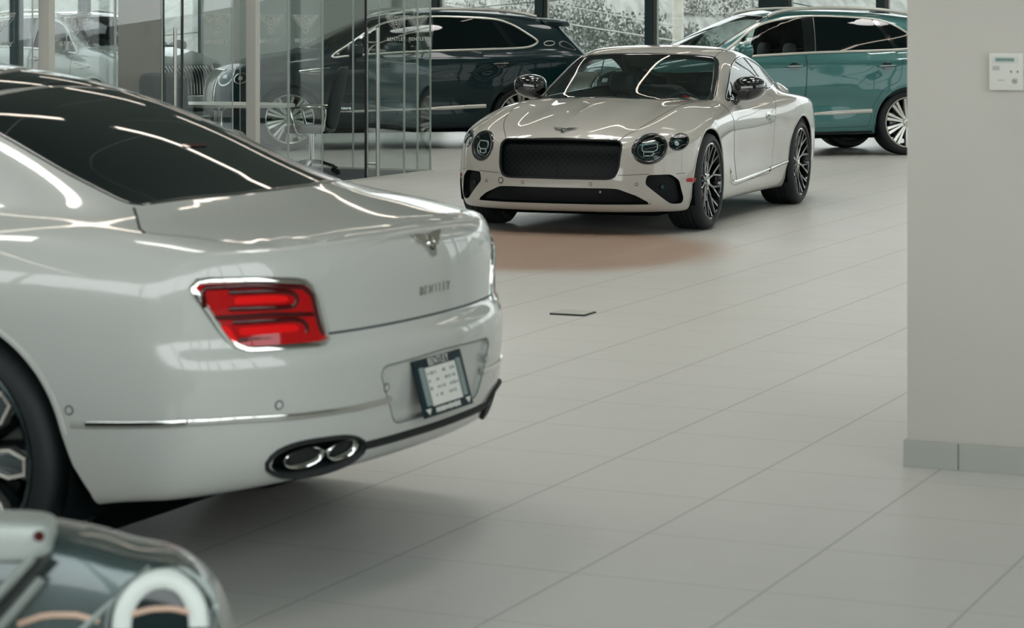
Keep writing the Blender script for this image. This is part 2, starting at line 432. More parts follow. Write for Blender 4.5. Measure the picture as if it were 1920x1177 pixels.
def project(f, p, it=4, cl=.02):
    for _ in range(it):
        v = f(p[:, 0], p[:, 1], p[:, 2]); g = grad(f, p); n2 = (g * g).sum(1) + 1e-9
        st = g * (v / n2)[:, None]; l = np.linalg.norm(st, axis=1); st *= np.minimum(1, cl / np.maximum(l, 1e-9))[:, None]
        p = p - st
    return p

def relax(v, F, f, it=2):
    E = np.concatenate([F[:, [0, 1]], F[:, [1, 2]], F[:, [2, 3]], F[:, [3, 0]]])
    n = len(v); deg = np.bincount(E[:, 0], minlength=n) + np.bincount(E[:, 1], minlength=n)
    for _ in range(it):
        a = np.stack([np.bincount(E[:, 0], v[E[:, 1], k], n) + np.bincount(E[:, 1], v[E[:, 0], k], n) for k in range(3)], 1) / deg[:, None]
        v = project(f, .5 * v + .5 * a, 1)
    return project(f, v, 3)

AX = {'y': (0, 2), 'x': (1, 2), 'z': (0, 1)}
def cut(v, F, f, poly, axis, cond):
    """opens the mesh where its faces lie inside the outline seen along axis; the rim is pulled onto the outline"""
    ia = AX[axis]; c = v[F].mean(1); pl = np.asarray(poly, float)
    m = cond(c) & (c[:, ia[0]] > pl[:, 0].min()) & (c[:, ia[0]] < pl[:, 0].max()) & (c[:, ia[1]] > pl[:, 1].min()) & (c[:, ia[1]] < pl[:, 1].max())
    k = np.nonzero(m)[0]; ins = inside(pl, c[k][:, ia]); dele = np.zeros(len(F), bool); dele[k[ins]] = True
    rim = np.intersect1d(F[dele].ravel(), F[~dele].ravel()); F = F[~dele]
    if len(rim):
        v = v.copy(); q = nearest(pl, v[rim][:, ia]); w = v[rim].copy(); w[:, ia[0]] = q[:, 0]; w[:, ia[1]] = q[:, 1]
        a = 'xyz'.index(axis)
        for _ in range(6):
            d = np.zeros(3); d[a] = .002; val = f(w[:, 0], w[:, 1], w[:, 2])
            gp = (f(*(w + d).T) - f(*(w - d).T)) / .004
            st = np.where(np.abs(gp) > .15, val / np.where(np.abs(gp) > .15, gp, 1), 0); w[:, a] -= np.clip(st, -.02, .02)
        v[rim] = w
    return v, F

DIRS = {'y+': (1, -1), 'y-': (1, 1), 'x+': (0, -1), 'x-': (0, 1), 'z+': (2, -1)}
def drape(f, q, side, t=3.2, off=0.):
    """2-D points laid on the surface seen from one side; returns points and normals"""
    q = np.asarray(q, float); a, sgn = DIRS[side]; ia = AX['xyz'[a]]
    o = np.zeros((len(q), 3)); o[:, ia[0]] = q[:, 0]; o[:, ia[1]] = q[:, 1]; o[:, a] = -sgn * t
    d = np.zeros((len(q), 3)); d[:, a] = sgn
    h = hit(f, o, d, 0, t, 160)
    if np.isnan(h).any():                                    # beyond the outline: borrow the nearest hit depth
        ok = ~np.isnan(h)
        if not ok.any(): raise ValueError('outline misses the body ' + side + str(q[:2]))
        for i in np.nonzero(~ok)[0]: h[i] = h[ok][((q[ok] - q[i]) ** 2).sum(1).argmin()]
    p = o + h[:, None] * d; g = grad(f, p, .004); g /= np.linalg.norm(g, axis=1)[:, None] + 1e-9
    return p + g * off, g

def patch(name, f, poly, side, mats, parent, off=.0015, res=.03, thick=0., sharp=None, mi=None):
    """a panel that lies on the body with a clean outline; thick > 0 gives it a rim sunk into the body"""
    P = resample(poly, res * .7, True) if res else np.asarray(poly, float)
    n = len(P); lo, hi = P.min(0), P.max(0)
    gx = np.arange(lo[0] + res / 2, hi[0], res); gy = np.arange(lo[1] + res / 2, hi[1], res)
    G = np.array([(a, b) for i, a in enumerate(gx) for b in gy]).reshape(-1, 2)
    if len(G):
        G = G[inside(P, G)]
        if len(G):
            d = np.linalg.norm(nearest(P, G) - G, axis=1); G = G[d > res * .5]
    vs = [Vector(p) for p in P] + [Vector(p) for p in G]
    r = delaunay_2d_cdt(vs, [(i, (i + 1) % n) for i in range(n)], [], 1, 1e-6)
    q = np.array([(a.x, a.y) for a in r[0]]); tri = [tuple(t) for t in r[2]]
    p, g = drape(f, q, side, off=off)
    V = p.tolist(); F = []
    for t in tri:
        a, b, c = (np.array(V[i]) for i in t); nn = np.cross(b - a, c - a)
        F.append(t if nn.dot(g[t[0]]) > 0 else t[::-1])
    if thick > 0:
        cnt = {}
        for t in F:
            for a, b in ((t[0], t[1]), (t[1], t[2]), (t[2], t[0])): cnt[(a, b)] = 1
        rim = [e for e in cnt if (e[1], e[0]) not in cnt]; mp = {}
        for a, b in rim:
            for i in (a, b):
                if i not in mp: mp[i] = len(V); V.append((p[i] - g[i] * (thick + off)).tolist())
            F.append((b, a, mp[a], mp[b]))
    return mesh_obj(name, V, F, mats, parent, True, sharp=sharp or 40)

def strip(name, f, path, side, w, h, mats, parent, closed=False, step=.02, off=0., prof='round', taper=None):
    """a bar of width w and height h that follows a 2-D path laid on the body"""
    q = resample(path, step, closed); p, g = drape(f, q, side, off=off); m = len(p)
    b = MB(); V = []; K = 5 if prof == 'round' else 4
    for i in range(m):
        a = p[(i - 1) % m] if closed or i else p[i]; c = p[(i + 1) % m] if closed or i < m - 1 else p[i]
        t = c - a; t /= np.linalg.norm(t) + 1e-9; u = np.cross(g[i], t); u /= np.linalg.norm(u) + 1e-9
        ww = w * (taper(i / (m - 1)) if taper else 1)
        if prof == 'round':
            for s_, k_ in ((-.5, -.6), (-.36, .62), (0, 1), (.36, .62), (.5, -.6)): V.append(p[i] + u * ww * s_ + g[i] * h * k_)
        else:
            for s_, k_ in ((-.5, -.5), (-.5, 1), (.5, 1), (.5, -.5)): V.append(p[i] + u * ww * s_ + g[i] * h * k_)
    F = []
    for i in range(m if closed else m - 1):
        j = (i + 1) % m
        for k in range(K): F.append((i * K + k, i * K + (k + 1) % K, j * K + (k + 1) % K, j * K + k))
    if not closed: F.append(tuple(range(K))); F.append(tuple(range((m - 1) * K, m * K))[::-1])
    b.add(V, F)
    return b.build(name, mats, parent, sharp=50 if prof == 'round' else 30)

def text_curve(s, size, depth, mats, name, parent=None, font=None, spacing=1.0):
    cu = bpy.data.curves.new(name, 'FONT'); cu.body = s; cu.size = size; cu.extrude = depth; cu.align_x = 'CENTER'; cu.align_y = 'CENTER'; cu.space_character = spacing
    o = bpy.data.objects.new(name, cu); COL.objects.link(o)
    dg = bpy.context.evaluated_depsgraph_get(); dg.update()
    me = bpy.data.meshes.new_from_object(o.evaluated_get(dg)); bpy.data.objects.remove(o); bpy.data.curves.remove(cu)
    me.materials.clear(); me.materials.append(mats); me.name = name
    return link(bpy.data.objects.new(name, me), parent)

def join(a, b):
    """adds mesh b to mesh a (same space) and drops b"""
    bm = bmesh.new(); bm.from_mesh(a.data); bm.from_mesh(b.data); bm.to_mesh(a.data); bm.free()
    me = b.data; bpy.data.objects.remove(b); bpy.data.meshes.remove(me)
    return a
def copy_tree(o, parent=None, swap=None):
    """a thing with copies of its parts and their parts; swap: material name -> material, set on the copies"""
    c = o.copy(); COL.objects.link(c); c.parent = parent
    if swap and c.type == 'MESH':
        for i, sl in enumerate(c.material_slots):
            m = o.material_slots[i].material
            if m and m.name in swap: sl.link = 'OBJECT'; sl.material = swap[m.name]
    for ch in list(o.children): copy_tree(ch, c, swap)
    return c
# ---------------------------------------------------------------- materials
M = {}
M['paint_white_warm'] = mat('warm_white_paint', rgb(168, 166, 158), .38, coat=1.0, spec=.4)
M['paint_white'] = mat('cool_white_paint', rgb(172, 176, 170), .38, coat=1.0, spec=.4)
M['paint_dark'] = mat('dark_green_paint', rgb(4, 34, 38), .4, coat=.38, spec=.12)
M['paint_teal'] = mat('teal_paint', rgb(48, 104, 102), .36, metal=.25, coat=1.0, spec=.4)
M['paint_silver'] = mat('silver_paint', rgb(140, 146, 142), .25, metal=.7, coat=1.0)
M['black'] = mat('gloss_black', rgb(6, 14, 15), .12, coat=1.0)
M['black_plastic'] = mat('matt_black_plastic', rgb(6, 16, 17), .55, spec=.3)
M['under'] = mat('dark_underbody', rgb(3, 12, 13), .9, spec=.1)
M['rubber'] = mat('tyre_rubber', rgb(13, 22, 24), .65, noise=(30, .25))
M['chrome'] = mat('chrome', rgb(205, 208, 203), .08, metal=1.)
M['bright'] = mat('bright_trim', rgb(196, 196, 188), .32, metal=.45)
M['satin'] = mat('satin_steel', rgb(168, 170, 164), .28, metal=1.)
M['alloy'] = mat('silver_alloy', rgb(205, 205, 198), .28, metal=.85, coat=.3)
M['alloy_dark'] = mat('dark_alloy', rgb(64, 78, 80), .25, metal=.7, coat=.5)
M['alloy_black'] = mat('black_alloy', rgb(9, 16, 17), .14, metal=.3, coat=1.0)
M['disc'] = mat('brake_disc_steel', rgb(110, 116, 114), .35, metal=1.)
M['seam'] = mat('panel_gap', rgb(46, 58, 58), .7)
M['seam_dark'] = mat('dark_panel_gap', rgb(3, 12, 13), .7)
M['tint'] = mat('dark_tinted_glass', rgb(2, 10, 12), .02, spec=.55)
M['glass_car'] = glass_mat('tinted_windscreen_glass', (.60, .66, .65, 1))
M['glass_side'] = glass_mat('clear_side_glass', (.72, .78, .76, 1))
M['lens'] = glass_mat('lamp_lens', (.85, .9, .9, 1))
M['lamp_in'] = mat('lamp_reflector', rgb(40, 56, 58), .22, metal=.8)
M['drl'] = mat('lamp_light_guide', rgb(190, 200, 198), .2, metal=.3)
M['cloth'] = mat('dark_leather', rgb(30, 42, 44), .5, spec=.4)
M['cloth_lt'] = mat('grey_leather', rgb(92, 94, 92), .55)
M['liner'] = mat('cabin_lining', rgb(24, 36, 38), .8)
M['red_lens'] = mat('red_lens', (.36, .003, .004, 1), .06, spec=.4)
M['red_dark'] = mat('dark_red_lens_and_reflection', (.05, .001, .0015, 1), .05, spec=.4)
M['red_lit'] = mat('bright_red_light_guide', (.70, .004, .005, 1), .2, spec=.3)
M['white_pl'] = mat('white_plastic', rgb(205, 206, 198), .45)

def mesh_grille(name, pitch):
    """black diamond lattice over a darker void"""
    m, nt, b = new_mat(name)
    tc = nt.nodes.new('ShaderNodeTexCoord'); mp = nt.nodes.new('ShaderNodeMapping'); mp.inputs['Rotation'].default_value = (PI / 4, 0, 0)
    mp.inputs['Scale'].default_value = (0, 1 / pitch, 1 / pitch)
    nt.links.new(tc.outputs['Object'], mp.inputs['Vector'])
    sp = nt.nodes.new('ShaderNodeSeparateXYZ'); nt.links.new(mp.outputs[0], sp.inputs[0]); fs = []
    for k in ('Y', 'Z'):
        f = nt.nodes.new('ShaderNodeMath'); f.operation = 'FRACT'; nt.links.new(sp.outputs[k], f.inputs[0])
        g = nt.nodes.new('ShaderNodeMath'); g.operation = 'LESS_THAN'; nt.links.new(f.outputs[0], g.inputs[0]); g.inputs[1].default_value = .32; fs.append(g)
    mx = nt.nodes.new('ShaderNodeMath'); mx.operation = 'MAXIMUM'; nt.links.new(fs[0].outputs[0], mx.inputs[0]); nt.links.new(fs[1].outputs[0], mx.inputs[1])
    c = nt.nodes.new('ShaderNodeMix'); c.data_type = 'RGBA'; c.inputs[6].default_value = rgb(0, 5, 6); c.inputs[7].default_value = rgb(9, 18, 19)
    nt.links.new(mx.outputs[0], c.inputs[0]); nt.links.new(c.outputs[2], b.inputs['Base Color'])
    b.inputs['Roughness'].default_value = .4; b.inputs['Specular IOR Level'].default_value = .15
    return m
M['mesh'] = mesh_grille('black_mesh_grille', .034)
M['mesh_fine'] = mesh_grille('fine_black_mesh', .02)
# ---------------------------------------------------------------- cars: shared pieces
def wheel_parts(R, rr, w, style):
    """tyre, rim and brake as MBs; axis along y, outer face towards +y"""
    h = w / 2; t = MB()
    prof = [(rr - .004, -h + .012), (rr + .012, -h + .002), (R - .035, -h - .006), (R - .012, -h + .012), (R - .002, -h + .04)]
    for g in (-.55, -.2, .2, .55):
        y = g * (h - .03); prof += [(R, y - .008), (R - .007, y - .006), (R - .007, y + .006), (R, y + .008)]
    prof += [(R - .002, h - .04), (R - .012, h - .012), (R - .035, h + .006), (R - .06, h + .008), (rr + .012, h - .002), (rr - .004, h - .012)]
    t.lathe(prof, n=72)
    rim = MB()
    rim.lathe([(rr + .004, h - .014), (rr + .003, h - .002), (rr - .006, h + .001), (rr - .013, h - .006), (rr - .017, h - .028), (rr - .03, .02), (rr - .04, -h + .03), (rr - .01, -h + .01)], n=72, mi=1 if style == 'sedan' else 0)
    rim.lathe([(.0, h - .028), (.040, h - .028), (.060, h - .036), (.078, h - .055), (.080, h - .11), (0, h - .11)], n=36, mi=1 if style == 'sedan' else 0)
    rc = rr - .02
    def face(r): return h - .038 + .034 * (max(r - .05, 0) / (rc - .05)) ** 1.6
    def bar(r0, a0, r1, a1, w0, w1, d=.035, n=6, mi=0, lift=0., wide=1.35):
        V = []; F = []
        p0 = Vector((r0 * math.cos(a0), r0 * math.sin(a0))); p1 = Vector((r1 * math.cos(a1), r1 * math.sin(a1)))
        u = (p1 - p0).normalized(); nn = Vector((-u.y, u.x))
        for i in range(n + 1):
            k = i / n; p = p0.lerp(p1, k); ww = (w0 + (w1 - w0) * k) / 2; y = face(p.length) + lift
            for s_, yy, m_ in ((-1, y - d, wide), (-1, y - .004, 1), (-.8, y, 1), (.8, y, 1), (1, y - .004, 1), (1, y - d, wide)):
                q = p + nn * ww * s_ * m_; V.append((q.x, yy, q.y))
        for i in range(n):
            for k in range(6): F.append((i * 6 + k, i * 6 + (k + 1) % 6, i * 6 + 6 + (k + 1) % 6, i * 6 + 6 + k))
        F.append(tuple(range(6))); F.append(tuple(range(n * 6, n * 6 + 6))[::-1]); rim.add(V, F, mi)
    hubm = 0
    if style == 'coupe':
        for k in range(10):
            a = 2 * PI * k / 10
            bar(.05, a, rc * .60, a + .02, .026, .020); bar(rc * .56, a + .02, rc + .004, a + .17, .020, .016); bar(rc * .56, a + .02, rc + .004, a - .15, .020, .016)
            if k % 2 == 0: bar(.05, a + .0, rc * .5, a + .02, .014, .010, lift=.004, mi=1, d=.01, wide=1)
            if k % 2 == 0: bar(rc * .58, a + .03, rc, a + .17, .008, .008, lift=.003, mi=1, d=.008, wide=1)
    elif style == 'suv':
        for k in range(10):
            a = 2 * PI * k / 10
            for s_ in (-1, 1): bar(.05, a + s_ * .13, rc + .004, a + s_ * .105, .020, .040)
    elif style == 'suv_wide':
        for k in range(9):
            a = 2 * PI * k / 9 + .1
            bar(.05, a + .02, rc + .004, a - .06, .024, .034); bar(.05, a + .16, rc + .004, a + .14, .020, .050)
    else:
        for k in range(9):
            a = 2 * PI * k / 9 + .16
            bar(.05, a, rc + .004, a, .05, .085, d=.05, lift=-.016, mi=1)
            for s_ in (-1, 1):
                bar(.06, a + s_ * .22, rc * .80, a + s_ * .17, .011, .013, lift=.002, d=.03)
                bar(rc * .79, a + s_ * .17, rc + .004, a + s_ * .07, .013, .013, lift=.002, d=.03)
            bar(rc - .002, a - .08, rc - .002, a + .08, .012, .012, lift=.001, d=.03)
    cap = MB(); cap.lathe([(0, h - .022), (.026, h - .022), (.031, h - .026), (.031, h - .04)], n=28)
    bolts = MB(); bolts.lathe([(.050, h - .040), (.066, h - .040)], n=30)
    for k in range(5):
        a = 2 * PI * (k + .5) / 5; bolts.lathe([(0, h - .030), (.010, h - .030), (.012, h - .05)], n=10, c=(.058 * math.cos(a), 0, .058 * math.sin(a)))
    disc = MB(); disc.lathe([(.05, h - .115), (.20, h - .115), (.20, h - .145), (.05, h - .145)], n=48, closed_prof=True)
    cal = MB(); cal.lathe([(.135, h - .095), (.212, h - .095), (.212, h - .165), (.135, h - .165)], n=14, a0=PI * .82, a1=PI * 1.2, closed_prof=True)
    return t, rim, cap, bolts, disc, cal

def add_wheels(root, shape, tw_f, tw_r, rr, style, rim_mats, y_f, y_r, skip=()):
    """four wheels, each > tyre, hub_cap, wheel_bolts, brake_disc, brake_caliper"""
    proto = {}
    for key, w in (('f', tw_f), ('r', tw_r)):
        proto[key] = wheel_parts(shape.R_w, rr, w, style)
    made = {}
    z0 = .125 if shape.R_w < .39 else .20
    tr = MB(); tr.prism(rounded([(-shape.wb - .62, z0 + .12), (-shape.wb - .30, z0), (shape.wb + .45, z0), (shape.wb + .60, z0 + .06), (shape.wb + .60, z0 + .25), (-shape.wb - .62, z0 + .25)], .03), 'y', -.66, .66); tr.build('underbody', M['under'], root)
    for (sx, sy) in ((1, 1), (1, -1), (-1, 1), (-1, -1)):
        k = 'f' if sx > 0 else 'r'; yo = (y_f if sx > 0 else y_r); w = tw_f if sx > 0 else tw_r
        loc = (sx * shape.wb, sy * (yo - w / 2), shape.R_w); rz = 0 if sy > 0 else PI
        spin = {(1, 1): .35, (1, -1): .1, (-1, 1): .9, (-1, -1): .4}[(sx, sy)]
        if k not in made:
            t, rim, cap, bolts, disc, cal = proto[k]
            o = rim.build('wheel', rim_mats, root, sharp=30)
            ch = [t.build('tyre', M['rubber'], o, sharp=35), cap.build('hub_cap', M['chrome'], o), bolts.build('wheel_bolts', M['chrome'], o), disc.build('brake_disc', M['disc'], o), cal.build('brake_caliper', M['black_plastic'], o)]
            made[k] = (o, ch)
        else:
            o0, ch0 = made[k]; o = o0.copy(); COL.objects.link(o); o.parent = root
            for c in ch0: d = c.copy(); COL.objects.link(d); d.parent = o
        o.location = loc; o.rotation_euler = (0, -spin, rz)

def well_arcs(root, shape, Ra, y_in=.50):
    for sx in (1, -1):
        for sy in (1, -1):
            b = MB(); yo = shape.W(sx * shape.wb) - .03
            a0, a1 = -.40, PI + .40
            b.lathe([(.0, sy * y_in), (Ra + .012, sy * y_in), (Ra + .012, sy * yo)], n=40, c=(sx * shape.wb, 0, shape.R_w), a0=a0, a1=a1)
            b.build('wheel_well', M['under'], root)

def car_body(name, shape, root, paint, h, Ra, openings=(), lo=None, hi=None):
    f = shape.f
    v, F = surfnet(f, lo, hi, h)
    v = project(f, v, 3); v = relax(v, F, f, 2)
    for sx in (1, -1):
        arch = ellipse(sx * shape.wb, shape.R_w, Ra, Ra, 60, a0=0, a1=PI); fl = getattr(shape, 'flare', 0)
        if sx < 0 and fl: arch = [p for p in arch if p[0] > -shape.wb - Ra * .97] + [(-shape.wb - Ra - .02, shape.R_w + .01), (-shape.wb - Ra - fl * .75, .31), (-shape.wb - Ra - fl, .24)]
        arch = [(sx * shape.wb + Ra, -.5)] + arch + [(sx * shape.wb - Ra - (fl if sx < 0 else 0), -.5)]
        v, F = cut(v, F, f, arch, 'y', lambda c: np.abs(c[:, 1]) > .55)
    for poly, axis, cond in openings: v, F = cut(v, F, f, poly, axis, cond)
    used = np.unique(F); mp = -np.ones(len(v), np.int64); mp[used] = np.arange(len(used)); v = v[used]; F = mp[F]
    n = np.cross(v[F[:, 2]] - v[F[:, 0]], v[F[:, 3]] - v[F[:, 1]]); n /= np.linalg.norm(n, axis=1)[:, None] + 1e-12
    c = v[F].mean(1)
    fm = ((n[:, 2] < -.985) & (c[:, 2] < .42)).astype(np.int32)
    return mesh_obj(name, v.tolist(), F.tolist(), [paint, M['under']], root, True, fm)

def cabin_liner(shape, root, h, gap, z0, x0, x1, openings):
    g = lambda x, y, z: np.maximum(np.maximum(shape.f(x, y, z) + gap, z0 - z), np.maximum(x - x1, x0 - x))
    v, F = surfnet(g, (x0 - .1, -1.0, z0 - .1), (x1 + .1, 1.0, 1.85), h)
    for poly, axis, cond in openings: v, F = cut(v, F, g, poly, axis, cond)
    used = np.unique(F); mp = -np.ones(len(v), np.int64); mp[used] = np.arange(len(used)); v = v[used]; F = mp[F]
    return mesh_obj('cabin_lining', v.tolist(), F.tolist(), M['liner'], root)

def mir(p): return [(a, -b) for a, b in p][::-1]

def superell(mb, c, r, e=.75, n=20, m=12, fn=None, mi=0):
    V = []; F = []
    sg = lambda t, k: math.copysign(abs(t) ** k, t)
    for i in range(m + 1):
        th = -PI / 2 + PI * i / m
        for j in range(n):
            ph = 2 * PI * j / n
            p = Vector((sg(math.cos(th), e) * sg(math.cos(ph), e), sg(math.cos(th), e) * sg(math.sin(ph), e), sg(math.sin(th), e)))
            q = Vector((p.x * r[0], p.y * r[1], p.z * r[2]))
            if fn: q = fn(q, p)
            V.append(q + Vector(c))
    for i in range(m):
        for j in range(n): F.append((i * n + j, i * n + (j + 1) % n, (i + 1) * n + (j + 1) % n, (i + 1) * n + j))
    return mb.add(V, F, mi)

def seat(root, x, y, zc, ztop, m, tilt=.32, w=.5):
    """front seat: cushion, backrest and headrest"""
    o = MB(); R = Euler((0, -tilt, 0)).to_matrix()
    hgt = ztop - zc - .2
    superell(o, (0, 0, 0), (.085, w / 2, hgt / 2), .55, fn=lambda q, p: R @ Vector((q.x + .02 * (1 - abs(p.y)), q.y * (1 - .12 * p.z), q.z)))
    superell(o, (.30, 0, -hgt / 2 - .03), (.30, w / 2, .09), .5)
    s = o.build('seat', m, root, loc=(x, y, zc + hgt / 2))
    k = MB(); superell(k, (0, 0, 0), (.055, .13, .10), .6)
    for s_ in (-1, 1): k.tube([(0, .05 * s_, -.08), (0, .05 * s_, -.16)], .007)
    hr = k.build('headrest', m, s, loc=(-math.tan(tilt) * (hgt / 2 + .10), 0, hgt / 2 + .11)); hr.rotation_euler = (0, -tilt * .6, 0)
    return s

def steering_wheel(root, c, r, tilt):
    b = MB(); n = 32; R = Euler((0, tilt, 0)).to_matrix()
    b.tube([R @ Vector((0, r * math.cos(2 * PI * i / n), r * math.sin(2 * PI * i / n))) for i in range(n)], .017, 8, True)
    for a in (0, PI, -PI / 2): b.tube([R @ Vector((0, 0, 0)), R @ Vector((0, r * math.cos(a), r * math.sin(a)))], .014, 6)
    superell(b, (0, 0, 0), (.03, .09, .07), .7)
    return b.build('steering_wheel', M['cloth'], root, loc=c)

def mirror(root, shell, c, size, arm_to, sy, mats):
    """door mirror: rounded housing cut flat behind, with its arm and the glass"""
    b = MB()
    def fn(q, p):
        x = q.x if q.x > 0 else max(q.x * .9, -size[0] * .35)
        k = 1 - .22 * max(p.y * sy, 0)
        return Vector((x, q.y, q.z * k + .012 * p.y * sy))
    superell(b, c, size, .72, 28, 16, fn)
    a = Vector(arm_to); d = Vector(c) + Vector((.01, -sy * size[1] * .7, -size[2] * .75))
    b.tube([a, a.lerp(d, .5) + Vector((0, 0, -.008)), d], [.030, .026, .034], 10)
    o = b.build('door_mirror', mats, root, sharp=60)
    g = MB(); pts = ellipse(c[1], c[2], size[1] * .84, size[2] * .78, 28); g.prism(pts, 'x', c[0] - size[0] * .36, c[0] - size[0] * .40)
    g.build('mirror_glass', M['chrome'], o)
    return o

def emblem_pts(s=1.):
    """half outline of a spread wing, drawn in the plane"""
    return [(0, .30), (.12, .26), (.3, .30), (.62, .34), (1.0, .36), (.96, .27), (.86, .25), (.84, .15), (.72, .13), (.68, .03), (.54, .01), (.48, -.09), (.34, -.10), (.24, -.20), (.15, -.36), (0, -.46)]
def winged_badge(root, M4, width, m, name='badge'):
    """winged oval badge with a letter in the middle, built flat and placed by M4 (local x right, y up, z out)"""
    k = width / 2; h = emblem_pts(); pts = [(x * k, y * k) for x, y in h] + [(-x * k, y * k) for x, y in h[::-1][1:-1]]
    b = MB(); b.prism(pts, 'z', -.002, .003)
    ov = ellipse(0, -.02 * k, .17 * k, .25 * k, 28); b.prism(ov, 'z', .003, .006, 1)
    b.lathe([(.15 * k, .003), (.17 * k, .008), (.20 * k, .003)], 'z', 28)
    for s_ in (-1, 1):
        for i in range(5):
            y0 = .28 - .075 * i; x1 = .92 - .13 * i
            b.box((s_ * (.26 + x1) / 2 * k, (y0 + .02) * k, .0035), ((x1 - .26) * k, .012 * k, .002), (0, 0, s_ * .06), 1)
    o = b.build(name, [m, M['black']], root)
    t = text_curve('B', .34 * k, .001, m, 'badge_letter', o); t.location = (0, -.02 * k, .0065)
    o.matrix_local = M4
    return o
def frame_on(f, q, side, off=.002, up=(0, 0, 1)):
    """matrix whose z points out of the body at a draped point and y points up"""
    p, g = drape(f, [q], side, off=off); z = Vector(g[0]).normalized(); u = Vector(up); x = u.cross(z).normalized(); y = z.cross(x)
    m = Matrix((x, y, z)).transposed().to_4x4(); m.translation = Vector(p[0]); return m
def letters(s, root, f, q, side, size, m, name, spacing=1.2, off=.001, depth=.002):
    o = text_curve(s, size, depth, m, name, root, spacing=spacing); o.matrix_local = frame_on(f, q, side, off); return o
def sensor(root, f, q, side, r, paint):
    b = MB(); b.lathe([(0, .0012), (r * .78, .0012), (r * .82, .0004), (r, .0004)], 'z', 18)
    b.lathe([(r * .80, .0006), (r, .0018), (r * 1.12, .0002)], 'z', 18, mi=1)
    o = b.build('parking_sensor', [paint, M['seam']], root); o.matrix_local = frame_on(f, q, side, .0015); return o
